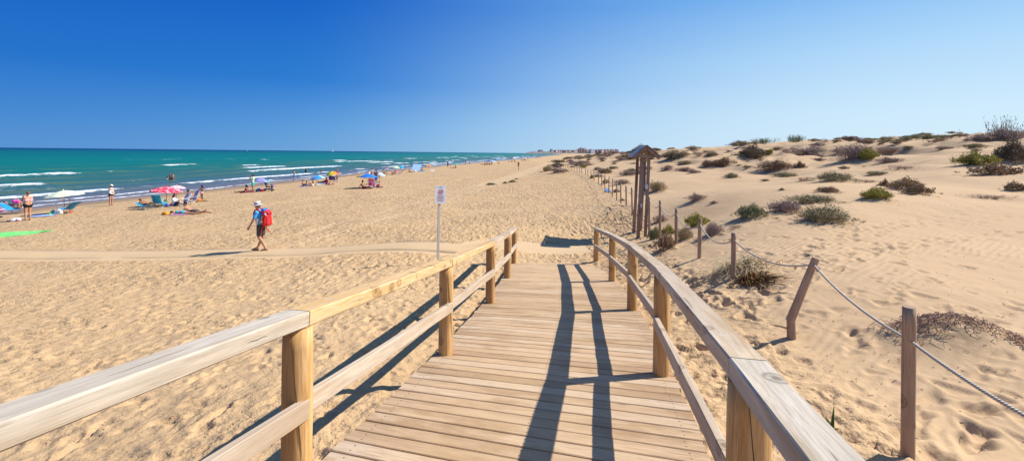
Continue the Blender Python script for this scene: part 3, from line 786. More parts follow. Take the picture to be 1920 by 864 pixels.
white, pink, tan, grey, blue = (.74, .70, .68), (.60, .44, .40), (.60, .46, .33), (.45, .43, .45), (.42, .45, .52)
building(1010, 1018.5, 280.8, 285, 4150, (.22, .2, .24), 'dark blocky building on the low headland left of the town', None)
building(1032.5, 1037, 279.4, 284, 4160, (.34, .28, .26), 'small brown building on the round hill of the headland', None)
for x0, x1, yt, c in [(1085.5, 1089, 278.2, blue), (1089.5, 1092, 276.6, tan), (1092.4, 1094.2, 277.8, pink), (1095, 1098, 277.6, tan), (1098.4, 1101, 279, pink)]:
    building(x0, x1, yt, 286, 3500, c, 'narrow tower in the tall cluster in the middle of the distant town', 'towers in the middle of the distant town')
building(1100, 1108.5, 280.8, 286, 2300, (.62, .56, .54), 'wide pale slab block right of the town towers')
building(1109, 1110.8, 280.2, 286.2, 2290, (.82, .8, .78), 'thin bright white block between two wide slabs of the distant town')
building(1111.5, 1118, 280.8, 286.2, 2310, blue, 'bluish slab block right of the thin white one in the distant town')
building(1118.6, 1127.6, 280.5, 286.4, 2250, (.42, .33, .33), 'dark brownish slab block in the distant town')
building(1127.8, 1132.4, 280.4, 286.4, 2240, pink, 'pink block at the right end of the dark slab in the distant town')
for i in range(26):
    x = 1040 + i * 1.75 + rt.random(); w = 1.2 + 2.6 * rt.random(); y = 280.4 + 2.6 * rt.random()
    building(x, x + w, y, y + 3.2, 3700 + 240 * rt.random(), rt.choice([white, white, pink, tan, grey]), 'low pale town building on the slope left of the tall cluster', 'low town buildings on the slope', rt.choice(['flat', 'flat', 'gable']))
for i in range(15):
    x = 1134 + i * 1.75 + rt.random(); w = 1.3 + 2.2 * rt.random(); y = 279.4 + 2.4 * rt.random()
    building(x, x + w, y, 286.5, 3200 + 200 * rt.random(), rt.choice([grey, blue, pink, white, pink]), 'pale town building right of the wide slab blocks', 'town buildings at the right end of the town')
# ================================================================== BOARDWALK RAMP
Lp = np.array([(-1.63, -.02), (-1.145, 2.455), (-.70, 4.95), (-.34, 7.62), (-.08, 10.3), (.09, 13.0)])
Rp = np.array([(.30, -.95), (.91, 1.73), (1.465, 4.4), (1.92, 7.18), (2.23, 10.0), (2.45, 13.06)])
def dz(y): return 1.55 - .119 * y
_i = np.arange(6)
fLx, fLy, fRx, fRy = [np.polyfit(_i, a, 3) for a in (Lp[:, 0], Lp[:, 1], Rp[:, 0], Rp[:, 1])]
def edgeL(s): return Vector((float(np.polyval(fLx, s)), float(np.polyval(fLy, s)), 0))
def edgeR(s): return Vector((float(np.polyval(fRx, s)), float(np.polyval(fRy, s)), 0))
walk = empty('boardwalk', (0.1, 0, dz(0)), 0, 'sloping wooden boardwalk ramp with round posts and beam handrails going down to the beach', 'boardwalk')
def to_walk(o):
    o.parent = walk; o.matrix_parent_inverse = Matrix.Translation(-Vector(walk.location)); return o

def deck():
    vs = []; fs = []; ac = []; al = []; rn = []; fr = []; fq = []
    # march along the centre line in board steps
    ss = np.linspace(-.35, 5.06, 3000)
    mid = np.array([((edgeL(s) + edgeR(s)) / 2)[:2] for s in ss]); ln = np.concatenate([[0], np.cumsum(np.hypot(*np.diff(mid, axis=0).T))])
    pitch = .1505; N = int(ln[-1] / pitch); rr = random.Random(8)
    for k in range(N):
        s0 = float(np.interp(k * pitch + .0055, ln, ss)); s1 = float(np.interp((k + 1) * pitch - .0055 - .003 * rr.random(), ln, ss))
        el, er = .10 + .02 * rr.random(), .11 + .025 * rr.random()
        r = rr.random(); hz = .003 * rr.random(); tl = .003 * (rr.random() - .5)
        def pt(s, t, dzv):
            a, b = edgeL(s), edgeR(s); d = (b - a).normalized(); a = a - d * el; b = b + d * er; p = a.lerp(b, t)
            return (p.x, p.y, dz(p.y) + dzv)
        nT = 10; secs = []
        cup = .0018
        profl = [(0, -.04), (0, -.005), (.04, 0), (.5, -cup), (.96, 0), (1, -.005), (1, -.04)]
        for j in range(nT + 1):
            t = j / nT; base = len(vs)
            for (q, zz) in profl:
                s = s0 + (s1 - s0) * q
                wv = .0025 * math.sin(t * 9 + k * 1.7)
                x, y, z = pt(s, t, zz + hz + tl * (t - .5) + wv * .4); vs.append((x, y, z)); ac.append(t * 2 - 1); fq.append(q); al.append((k + q) * pitch); rn.append(r); fr.append(float(sstep(7.5, 13, y)) * .9)
            secs.append(base)
        m = len(profl)
        for j in range(nT):
            for q in range(m - 1):
                a = secs[j] + q; fs.append((a, a + m, a + m + 1, a + 1))
        fs.append(tuple(secs[0] + q for q in range(m))); fs.append(tuple(secs[-1] + q for q in reversed(range(m))))
    o = mesh_obj('deck', vs, fs, deck_mat()); me = o.data
    put(me, 'across', np.array(ac)); put(me, 'along', np.array(al)); put(me, 'rnd', np.array(rn)); put(me, 'far', np.array(fr)); put(me, 'frac', np.array(fq))
    to_walk(o)
    # bearers under the edges
    for fn, off, nm in ((edgeL, .02, 'bearer'), (edgeR, -.02, 'bearer'), (lambda s: (edgeL(s) + edgeR(s)) / 2, 0, 'bearer')):
        mb = MB(); pts = [fn(s) + Vector((off, 0, 0)) for s in np.linspace(-.3, 5.0, 24)]
        for a, b in zip(pts[:-1], pts[1:]):
            d = (b - a); nrm = Vector((d.y, -d.x, 0)).normalized() * .04
            q = []
            for p in (a, b):
                for sg in (-1, 1):
                    for h in (-.16, -.043): q.append((p.x + nrm.x * sg, p.y + nrm.y * sg, dz(p.y) + h))
            mb.add(q, [(0, 1, 3, 2), (4, 6, 7, 5), (0, 4, 5, 1), (2, 3, 7, 6), (0, 2, 6, 4), (1, 5, 7, 3)])
        to_walk(mb.build(nm, M_side))
M_side = wood_mat('bearer_wood', (.34, .22, .13), (.42, .28, .18), (.24, .15, .09), knots=False)
M_grey = wood_mat('weathered_wood', (.46, .375, .28), (.60, .51, .40), (.30, .22, .14), grey=.35)
M_mid = wood_mat('midrail_wood', (.48, .35, .23), (.58, .45, .32), (.34, .23, .14), grey=.3)
M_gold = wood_mat('golden_wood', (.58, .37, .155), (.68, .47, .24), (.46, .24, .08), grey=.10)
M_pale = wood_mat('pale_wood', (.48, .34, .20), (.60, .46, .30), (.34, .21, .11), grey=.35)
M_post = wood_mat('post_wood', (.54, .305, .105), (.66, .415, .185), (.33, .16, .055), axis='Z', scale=.8)
M_old = wood_mat('old_post_wood', (.38, .245, .15), (.48, .33, .21), (.22, .13, .08), axis='Z', grey=.12)
M_kiosk = wood_mat('shelter_wood', (.30, .19, .13), (.40, .27, .19), (.17, .10, .07), axis='Z', grey=.12)
deck()

def beam(name, a, b, w, h, mat, seedv=0, ch=.007, adopt=to_walk, sag=0):
    """board from a to b (centre line), own local X along it"""
    a, b = Vector(a), Vector(b); d = b - a; Lg = d.length; x = d.normalized(); y = Vector((0, 0, 1)).cross(x).normalized(); z = x.cross(y)
    pr = [(-w / 2, -h / 2 + ch), (-w / 2, h / 2 - ch), (-w / 2 + ch, h / 2), (w / 2 - ch, h / 2), (w / 2, h / 2 - ch), (w / 2, -h / 2 + ch), (w / 2 - ch, -h / 2), (-w / 2 + ch, -h / 2)]
    n = 16; vs = []; fs = []; rr = random.Random(seedv)
    ph = rr.random() * 6
    for i in range(n + 1):
        t = i / n; wob = .002 * math.sin(t * 7 + ph)
        for (p, q) in pr: vs.append((t * Lg, p + wob + .0012 * (rr.random() - .5), q + wob * .6 + .0012 * (rr.random() - .5)))
    for i in range(n):
        for k in range(8):
            A = i * 8 + k; B = i * 8 + (k + 1) % 8; fs.append((A, B, B + 8, A + 8))
    fs.append(tuple(range(7, -1, -1))); fs.append(tuple(n * 8 + k for k in range(8)))
    fs = [tuple(reversed(f)) for f in fs]
    o = mesh_obj(name, vs, fs, mat)
    Mx = Matrix((x, y, z)).transposed().to_4x4(); Mx.translation = a
    if adopt: adopt(o)
    o.matrix_basis = Mx
    return o
def round_post(name, x, y, z0, z1, r, mat, adopt=to_walk, sd=0, lean=None, seg=20):
    rr = random.Random(sd); n = 12; vs = []; fs = []
    ph = rr.random() * 6
    for i in range(n + 1):
        t = i / n; rad = r * (1.02 - .04 * t) * (1 + .012 * math.sin(t * 8 + ph))
        if i == n: rad *= .97
        for k in range(seg):
            th = 2 * PI * k / seg; q = rad * (1 + .012 * math.sin(3 * th + ph) + .008 * math.sin(5 * th + t * 3))
            vs.append((q * math.cos(th), q * math.sin(th), t * (z1 - z0)))
    for i in range(n):
        for k in range(seg):
            a = i * seg + k; b = i * seg + (k + 1) % seg; fs.append((a, b, b + seg, a + seg))
    fs.append(tuple(range(seg - 1, -1, -1))); fs.append(tuple(n * seg + k for k in range(seg)))
    o = mesh_obj(name, vs, fs, mat, None, True)
    for p in o.data.polygons[-2:]: p.use_smooth = False
    if adopt: adopt(o)
    o.location = (x, y, z0)
    if lean: o.rotation_euler = lean
    return o
BH, BW = .08, .14          # top beam
TOP = 1.03
M_crack = cm('crack', (.07, .04, .02))
for side, pp in (('L', Lp), ('R', Rp)):
    for i, (x, y) in enumerate(pp):
        o = round_post('post', x, y, dz(y) - .35, dz(y) + TOP - BH - .002, .078, M_post, sd=i * 7 + (side == 'L'))
        # a long drying crack running down the post, on the side towards the deck
        mb = MB(); a0 = (-1.9 if side == 'L' else -2.4) + .3 * i
        pts = []
        for k in range(9):
            t = k / 8; th = a0 + .9 * t; pts.append((.0785 * math.cos(th), .0785 * math.sin(th), .35 + .94 - .75 * t + .01 * math.sin(t * 14)))
        mb.tube(pts, [.0006 + .0014 * math.sin(PI * k / 8) for k in range(9)], 4)
        c = mb.build('crack', M_crack, o)
    for i in range(5):
        (x0, y0), (x1, y1) = pp[i], pp[i + 1]
        a = Vector((x0, y0, dz(y0) + TOP - BH / 2)); b = Vector((x1, y1, dz(y1) + TOP - BH / 2))
        d = (b - a).normalized()
        if side == 'L': mt = [M_grey, M_gold, M_gold, M_pale, M_pale][i]
        else: mt = [M_grey, M_pale, M_pale, M_pale, M_pale][i]
        gap = .003
        ext = .07 if i == 4 else -gap
        o = beam('top_rail', a + d * gap, b + d * ext, BW, BH, mt, i + 3)
        if side == 'L' and i == 0: o['label'] = 'weathered whitish grey top rail nearest the camera'
        if side == 'L' and i == 1: o['label'] = 'golden yellow top rail'
        # screws / plugs close to the joints
        for t in ((.12, .0) if i else (.93,)):
            mb = MB(); Lg = (b - a).length
            px_ = t * Lg if t else Lg - .09
            rp2 = .030 if t and i else .012
            mb.lathe([(rp2, 0), (rp2, .0012)], 20, (px_, .012 * (1 if i % 2 else -1), BH / 2 - .001))
            pl = mb.build('wood_plug', cm('plugring', (.13, .08, .05), rough=.5), o)
            MB().lathe([(rp2 * .86, .0), (rp2 * .84, .0022)], 20, (px_, .012 * (1 if i % 2 else -1), BH / 2 - .001)).build('plug_face', cm('plug', (.50, .42, .33), rough=.5), pl)
        if i < 3:
            rc = random.Random(i * 5 + (side == 'L')); Lg = (b - a).length
            for q in range(5):          # drying splits in the beam
                x0_ = Lg * (.1 + .17 * q + .06 * rc.random()); ln_ = .12 + .3 * rc.random(); yy = (rc.random() - .5) * BW * .7; mb = MB()
                if q % 2: pts = [(x0_ + ln_ * k / 6, yy + .0025 * math.sin(k * 1.3 + q), BH / 2 - .0004) for k in range(7)]
                else: pts = [(x0_ + ln_ * k / 6, (BW / 2 - .0006) * (-1 if side == 'L' else 1), yy * .35 + .002 * math.sin(k * 1.7)) for k in range(7)]
                mb.tube(pts, [.0004 + .0013 * math.sin(PI * k / 6) for k in range(7)], 4); mb.build('split', M_crack, o)
        sg = 1 if side == 'L' else -1
        nrm = Vector((d.y, -d.x, 0)).normalized() * sg
        ma = Vector((x0, y0, dz(y0) + .515)) + nrm * .02 + d * .05; mb_ = Vector((x1, y1, dz(y1) + .515)) + nrm * .058 - d * .012
        beam('mid_rail', ma, mb_, .045, .105, M_mid, i + 40, .004)

# ================================================================== ROPE FENCE
fence = empty('rope_fence', (2.9, 3.3, gz(2.9, 3.3)), 0, 'long post and rope fence running along the foot of the dunes, its second post leaning', 'fence')
def to_fence(o):
    o.parent = fence; o.matrix_parent_inverse = Matrix.Translation(-Vector(fence.location)); return o
def zat(py, px, Y):                 # height of a photo pixel at distance Y
    d = ray(px, py); return EYE + d[2] * Y
FP = [(1705, 3.3, 575), (1530, 5.5, 485), (1376, 7.6, 436), (1312, 9.7, 409), (1268, 11.8, 391), (1238, 13.9, 376), (1218, 16.4, 369),
      (1186.6, 20.8, 351.6), (1175, 23.6, 348), (1165, 26, 344), (1156.6, 28.5, 338), (1148.5, 31, 334.5), (1141.7, 33.5, 331), (1134.5, 36, 328), (1128.8, 38.5, 325.6),
      (1122.3, 41, 323.6), (1114, 45, 321), (1108, 48, 319.8), (1102.7, 51, 318.6), (1097.5, 54, 317.5), (1090.5, 57.5, 316), (1086.3, 60.5, 315), (1082, 63.5, 314.3),
      (1077, 67, 312.5), (1072, 70, 311.5), (1067, 73, 310), (1064, 76, 309.3), (1060, 79, 308.4), (1056.5, 82, 307.4), (1053, 85, 306.5), (1050, 88, 306), (1047, 91, 305.4), (1044.5, 94, 305)]
first = Vector((2.5, 1.15, gz(2.5, 1.15)))
tops = []
round_post('post', first.x, first.y, first.z - .3, first.z + 1.08, .036, M_old, to_fence, 1)
tops.append(Vector((first.x, first.y, first.z + .86)))
rp = random.Random(12)
for k, (px, Y, py) in enumerate(FP):
    d = ray(px, py); x = d[0] * Y; zt = EYE + d[2] * Y; zg = gz(x, Y)
    if Y > 17: zt = max(zt, zg + .8)
    if k == 1:
        bx = ray(1484, 640)[0] * 5.5; zg = gz(bx, Y)
        mb = MB(); mid = Vector((bx - .01, Y, zg + .22))
        top = Vector((ray(1530, 483)[0] * 5.45, 5.45, zat(484, 1530, 5.45)))
        mb.tube([(0, 0, -.3), (0, 0, .0), mid - Vector((bx, Y, zg))], [.05, .05, .046], 12)
        o = mb.build('post', M_old, None, False); to_fence(o); o.location = (bx, Y, zg); o['label'] = 'snapped post leaning to the right on its stub'
        dv = top - mid; mb = MB(); Lg = dv.length
        mb.tube([(0, 0, -.03), (0, 0, Lg * .3), (.004, 0, Lg * .6), (0, 0, Lg)], [.05, .046, .044, .041], 12)
        s_ = mb.build('broken_shaft', M_old, o); s_.location = mid - Vector((bx, Y, zg)); s_.rotation_euler = dv.to_track_quat('Z', 'Y').to_euler()
        mb = MB(); mb.tube([(0, 0, 0), (-.12, -.02, .035), (-.25, -.03, .06)], [.012, .01, .005], 6); q = mb.build('splinter', M_old, o); q.location = (-.03, 0, .1)
        tops.append(mid + dv * .9); continue
    r = .042 if k == 0 else .040
    lean = (.02 * (rp.random() - .5), .02 * (rp.random() - .5), rp.random() * 6) if k else (0, 0, .6)
    if Y > 17: lean = (.07 * (rp.random() - .5), .07 * (rp.random() - .5), rp.random() * 6)
    round_post('post', x, Y, zg - .3, zt, r, M_old, to_fence, k + 60, lean, 14 if Y < 20 else 8)
    tops.append(Vector((x, Y, zt - (.24 if k == 0 else .12))))
def rope_mat():
    m, nt, b = NT('rope'); L = nt.links; c_ = coord(nt)
    w = nt.nodes.new('ShaderNodeTexWave'); w.bands_direction = 'DIAGONAL'; w.inputs['Scale'].default_value = 26; w.inputs['Distortion'].default_value = .6; L.new(c_, w.inputs['Vector'])
    L.new(mix(nt, w.outputs['Fac'], (.38, .32, .25), (.68, .61, .52)), b.inputs['Base Color']); b.inputs['Roughness'].default_value = .85
    L.new(bump(nt, w.outputs['Fac'], .8, .006), b.inputs['Normal']); return m
M_rope = rope_mat()
for i in range(len(tops) - 1):
    a, b = tops[i], tops[i + 1]; mb = MB(); pts = []
    if i > 22 : pass
    sag = (.10, .07, .16, .20, .22, .2, .18)[i] if i < 7 else .16 + .12 * rp.random()
    for k in range(25):
        t = k / 24; p = a.lerp(b, t); p.z -= sag * 4 * t * (1 - t)
        if i > 7: p.z = max(p.z, gz(p.x, p.y) + .02)
        pts.append(p - a)
    rad = .0115 if i < 8 else .012
    mb.tube(pts, rad, 8 if i < 8 else 5)
    o = mb.build('rope', M_rope, None, True); to_fence(o); o.location = a

# thin dark tubes lying on the sand left of the fence
def lying(name, pts, r, col, label, cat):
    w = [P(x, y) for x, y in pts]; out = []
    for a, b in zip(w[:-1], w[1:]):
        for k in range(6):
            q = a.lerp(b, k / 6); out.append(Vector((q.x, q.y, gz(q.x, q.y) + r * 1.4)))
    c = out[0].copy(); mb = MB(); mb.tube([p - c for p in out], r, 6)
    o = mb.build(name, cm(name + str(col[0]), col), None, True); o.location = c; return setp(o, label, cat)
lying('dark_line', [(1153, 438), (1158, 433), (1157, 429)], .013, (.10, .08, .08), 'short dark line on the sand, nearest the handrail', 'rope')
lying('dark_line', [(1144, 421), (1150, 417), (1154, 412), (1153, 408)], .014, (.10, .08, .08), 'dark line curling on the sand between handrail end and blue panel', 'rope')
lying('dark_line', [(1152, 420), (1175, 420), (1194, 417)], .012, (.12, .10, .10), 'straight dark line leading to the shelter posts', 'rope')
lying('dark_line', [(1134, 403), (1143, 400), (1147, 395), (1144, 390), (1138, 388)], .014, (.10, .08, .08), 'dark line bending twice on the sand, farther than the others', 'rope')
lying('dark_line', [(1146, 387), (1160, 385), (1172, 387)], .011, (.16, .13, .12), 'thin dark line on sand beside two rope posts', 'rope')

# ================================================================== SHELTER FOR AN INFORMATION BOARD (seen edge on)
def kiosk():
    yaw = -.17; bx, by = 4.78, 16.7; bz = gz(4.85, 17.1)
    t = empty('notice_shelter', (bx, by, bz), yaw, 'tall dark wooden notice shelter with small gabled roof beside the rope fence', 'notice board')
    t.scale = (1.05, 1.05, 1.05)
    Wd = .235; Ln = 1.45; Hr = 2.62
    for ky, y in enumerate((0, Ln)):
        for x in (-.11, .13):
            mb = MB(); mb.box((0, 0, 1.3), (.10, .10, 3.1)); 
            o = mb.build('post', M_kiosk, t); o.location = (x + (.0 if ky == 0 else .0), y, 0); o.rotation_euler = (0, .035, 0)
    # stub braces lower down, cheeks clasping each post
    for y, x, h0, h1 in ((-.06, -.20, -.1, 1.15), (.02, .215, -.1, .62), (Ln, -.2, -.1, .8)):
        mb = MB(); mb.box((0, 0, (h0 + h1) / 2), (.055, .09, h1 - h0)); o = mb.build('brace', M_kiosk, t); o.location = (x + .05, y, 0); o.rotation_euler = (0, .03, 0)
    # the board between the two supports
    mb = MB(); mb.box((.11, Ln / 2, 2.16), (.05, Ln - .1, 1.02)); b_ = mb.build('notice_board', cm('board_back', (.23, .16, .13), scale=3), t)
    mb = MB(); mb.box((.14, Ln / 2, 2.16), (.006, Ln - .24, .88)); mb.build('poster', cm('poster', (.42, .43, .45), var=.4, scale=5), b_)
    for z in (1.62, 2.70):
        mb = MB(); mb.box((.11, Ln / 2, z), (.09, Ln + .1, .09)); mb.build('crossbeam', M_kiosk, t)
    # gable frames and roof; apex towards the camera
    ax = .13; Rz = 3.22; ez = 2.84; half = .44; y0, y1 = -.24, Ln + .24
    for y in (y0 + .06, y1 - .06, 0.02, Ln - .02):
        for sg in (-1, 1):
            a = Vector((ax, y, Rz - .06)); b = Vector((ax + sg * half, y, ez - .06)); d = b - a
            mb = MB(); mb.box((d.length / 2, 0, 0), (d.length, .05, .10)); o = mb.build('rafter', M_kiosk, t)
            o.location = a; o.rotation_euler = (0, math.atan2(-d.z, d.x), 0)
        if y in (y0 + .06, y1 - .06):
            mb = MB(); mb.box((ax, y, ez + .0), (.56, .045, .075)); mb.build('tie_beam', M_kiosk, t)
    for y in (0.02, Ln - .02):
        mb = MB(); mb.box((ax, y, Rz - .26), (.07, .07, .42)); mb.build('king_post', M_gold, t)
        for sg in (-1, 1):
            mb = MB(); mb.tube([(ax + sg * .05, y, ez + .02), (ax + sg * .25, y, ez + .2)], .022, 6); mb.build('strut', M_gold, t)
    for sg in (-1, 1):
        a = Vector((ax, 0, Rz)); b = Vector((ax + sg * (half + .05), 0, ez - .035)); d = (b - a); n = 6
        mb = MB()
        ang = math.atan2(-d.z, d.x)
        rot = Matrix.Rotation(ang, 3, 'Y'); Lg = d.length
        for k in range(n):
            c = a + d * ((k + .5) / n); up = rot @ Vector((0, 0, 1)) * (.018 + .004 * (k % 2))
            if up.z < 0: up = -up
            mb.box((c.x + up.x, (y0 + y1) / 2, c.z + up.z), (Lg / n * .985, y1 - y0, .02), rot)
        mb.build('roof_slope', cm('roof_boards', (.22, .19, .19), rough=.45, spec=.5, var=.3, scale=4), t)
    # pale plates nailed to the near posts
    for (x, z, w, h) in ((.15, 1.80, .11, .20), (-.02, 1.14, .07, .17)):
        mb = MB(); rt_ = .5
        mb.lathe([(w * .4, 0), (w * .5, .01), (w * .5, .012), (w * .35, .02)], 10, (0, 0, 0), Matrix.Rotation(PI / 2, 3, 'X'), 1, h / w)
        o = mb.build('plate', cm('plate', (.68, .68, .66)), t); o.location = (x, -.055, z)
kiosk()
# ================================================================== NO DOGS SIGN
def letters(s, size, mat, parent, loc, rot, ext=.0006, name='lettering'):
    cu = bpy.data.curves.new(name, 'FONT'); cu.body = s; cu.size = size; cu.align_x = 'CENTER'; cu.align_y = 'CENTER'; cu.extrude = ext; cu.space_line = .95
    o = bpy.data.objects.new(name, cu); COL.objects.link(o); cu.materials.append(mat); o.parent = parent; o.location = loc; o.rotation_euler = rot; return o
def sign():
    x, y = -1.975, 12.3; z = gz(x, y)
    t = empty('no_dogs_sign', (x, y, z), .03, 'white sign with a red no dogs ring on a pale post behind the left handrail', 'sign')
    t.rotation_euler = (0, .012, .43)
    mb = MB(); mb.box((0, 0, .82), (.058, .045, 1.86)); mb.build('post', wood_mat('sign_post', (.70, .65, .58), (.78, .73, .67), (.60, .52, .44), axis='Z', grey=.4, knots=False), t)
    mb = MB(); mb.box((.025, -.032, 1.91), (.30, .012, .475)); pn = mb.build('panel', cm('signwhite', (.86, .87, .90), rough=.35, var=.03), t)
    red = cm('signred', (.72, .10, .07), var=.02); dk = cm('signdark', (.05, .06, .12), var=.02); blu = cm('signblue', (.25, .33, .55), var=.02)
    yv = -.040
    mb = MB()                         # ring and bar
    R0, R1 = .062, .076; n = 36; cz = 1.985; cxx = .03
    vs = []; fs = []
    for k in range(n):
        th = 2 * PI * k / n
        for r in (R0, R1):
            for yy in (0, -.002): vs.append((cxx + r * math.cos(th), yv + yy, cz + r * math.sin(th)))
    for k in range(n):
        a = k * 4; b = ((k + 1) % n) * 4
        fs += [(a + 1, b + 1, b + 3, a + 3), (a, a + 1, b + 1, b), (a + 2, b + 2, b + 3, a + 3)]
    mb.add(vs, fs); rot = Matrix.Rotation(PI / 4, 3, 'Y')
    mb.box((cxx, yv - .0035, cz), (.135, .002, .011), rot); mb.build('ban_ring', red, pn)
    mb = MB()                         # the dog under it
    def pol(pts):
        n = len(pts); a = [(cxx + p[0], yv - .0002, cz + p[1]) for p in pts]; b = [(cxx + p[0], yv - .0022, cz + p[1]) for p in pts]
        mb.add(a + b, [tuple(range(n, 2 * n))] + [(i, (i + 1) % n, n + (i + 1) % n, n + i) for i in range(n)])
    pol([(-.036, .004), (-.044, .022), (-.039, .024), (-.032, .010), (.008, .012), (.016, .030), (.024, .034), (.028, .027), (.044, .024), (.044, .017), (.028, .012), (.024, .002), (.024, -.034), (.016, -.034), (.014, -.008), (-.018, -.006), (-.022, -.034), (-.031, -.034), (-.030, -.006)])
    mb.build('dog_mark', dk, pn)
    rt_ = (PI / 2, 0, 0)
    mb = MB()
    for k, (zz, w) in enumerate([(2.118, .20), (2.105, .12)]):
        for j in range(int(w / .012)): mb.box((.03 - w / 2 + j * .012, yv, zz), (.008, .0015, .006))
    mb.build('heading', blu, pn)
    rr = random.Random(2)
    for k, zz in enumerate([1.880, 1.858, 1.822, 1.800, 1.764, 1.742]):
        mb = MB(); xx = -.078 + .012 * (k % 3)
        while xx < .128 - .012 * (k % 3):
            w = .007 + .009 * rr.random(); mb.box((xx + w / 2, yv, zz), (w, .0015, .010)); xx += w + .0045
        mb.build('text_line', red if k in (1, 3, 5) else (dk if k == 2 else blu), pn)
    mb = MB(); mb.lathe([(.006, 0), (.006, .003)], 10, (.03, yv, 2.133), Matrix.Rotation(PI / 2, 3, 'X')); mb.build('bolt', cm('bolt', (.1, .1, .1)), pn)
sign()
def flat_board(px, py, w, h, col, label, cat, name, tilt=.5):
    p = P(px, py); t = empty(name, p, .3, label, cat)
    mb = MB(); mb.box((0, 0, 0), (w, h, .02), Matrix.Rotation(tilt, 3, 'X')); o = mb.build('panel', cm(name, col, rough=.4), t); o.location = (0, 0, h / 2 * math.sin(tilt) + .03)
    for sx in (-1, 1):
        mb = MB(); mb.box((sx * w * .4, h * .3, h * math.sin(tilt) * .4), (.04, .04, h * math.sin(tilt) * .8 + .05)); mb.build('leg', M_old, t)
flat_board(1139.5, 360, .42, .42, (.13, .22, .42), 'small tilted blue panel on the sand beside the rope fence', 'panel', 'info_panel', .55)
p = P(972, 319); t = empty('marker_post', p, 0, 'lone marker post with an orange brown board, far out on the open beach', 'marker post')
s = p.y / F
MB().box((.03, 0, 7 * s), (.10, .08, 14 * s)).build('post', M_old, t)
MB().box((0, -.07, 11.2 * s), (3.1 * s, .04, 7.2 * s)).build('board', cm('marker', (.50, .17, .07)), t)

# ================================================================== PLANTS
PC = {'purple': [(0.168, 0.118, 0.093), (0.320, 0.227, 0.185), (0.455, 0.337, 0.278), (0.572, 0.438, 0.337)], 'russet': [(.16, .10, .06), (.29, .185, .11), (.43, .29, .175)],
      'olive': [(0.195, 0.159, 0.085),(0.329, 0.281, 0.152),(0.488, 0.415, 0.256)], 'dark': [(0.110, 0.085, 0.055),(0.195, 0.146, 0.091),(0.293, 0.220, 0.098)],
      'yellow': [(0.183, 0.134, 0.049),(0.342, 0.305, 0.061),(0.586, 0.512, 0.085)], 'green': [(.15, .14, .06), (.27, .26, .12), (.40, .36, .20)],
      'leafy': [(.15, .105, .06), (.29, .19, .105), (.42, .29, .16), (.26, .24, .11)], 'twigs': [(0.218, 0.134, 0.093), (0.371, 0.235, 0.168), (0.505, 0.337, 0.235)],
      'dry': [(0.203, 0.168, 0.093), (0.438, 0.337, 0.185), (0.639, 0.488, 0.287)], 'wisps': [(.14, .10, .07), (.24, .18, .12), (.20, .20, .10), (.34, .25, .17)], 'reeds': [(0.151, 0.126, 0.076), (0.203, 0.235, 0.093), (0.371, 0.253, 0.151)]}
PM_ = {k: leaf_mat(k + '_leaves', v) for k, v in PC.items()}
SPEC = {  # stems, leaves per stem, leaf length, leaf width, flatness, upright
 'purple': (600, 8, .085, .014, 1, 0), 'russet': (560, 9, .075, .022, 1, 0), 'olive': (600, 9, .085, .016, 1, 0), 'dark': (620, 10, .08, .021, 1, 0),
 'yellow': (560, 9, .10, .020, 1, .3), 'green': (560, 10, .08, .022, 1, 0), 'leafy': (260, 9, .09, .050, 1, 0), 'twigs': (110, 3, .16, .014, .6, 0),
 'dry': (520, 5, .18, .014, 1, .2), 'reeds': (200, 4, .20, .012, 1, 1), 'wisps': (60, 7, .12, .010, 1, 1)}
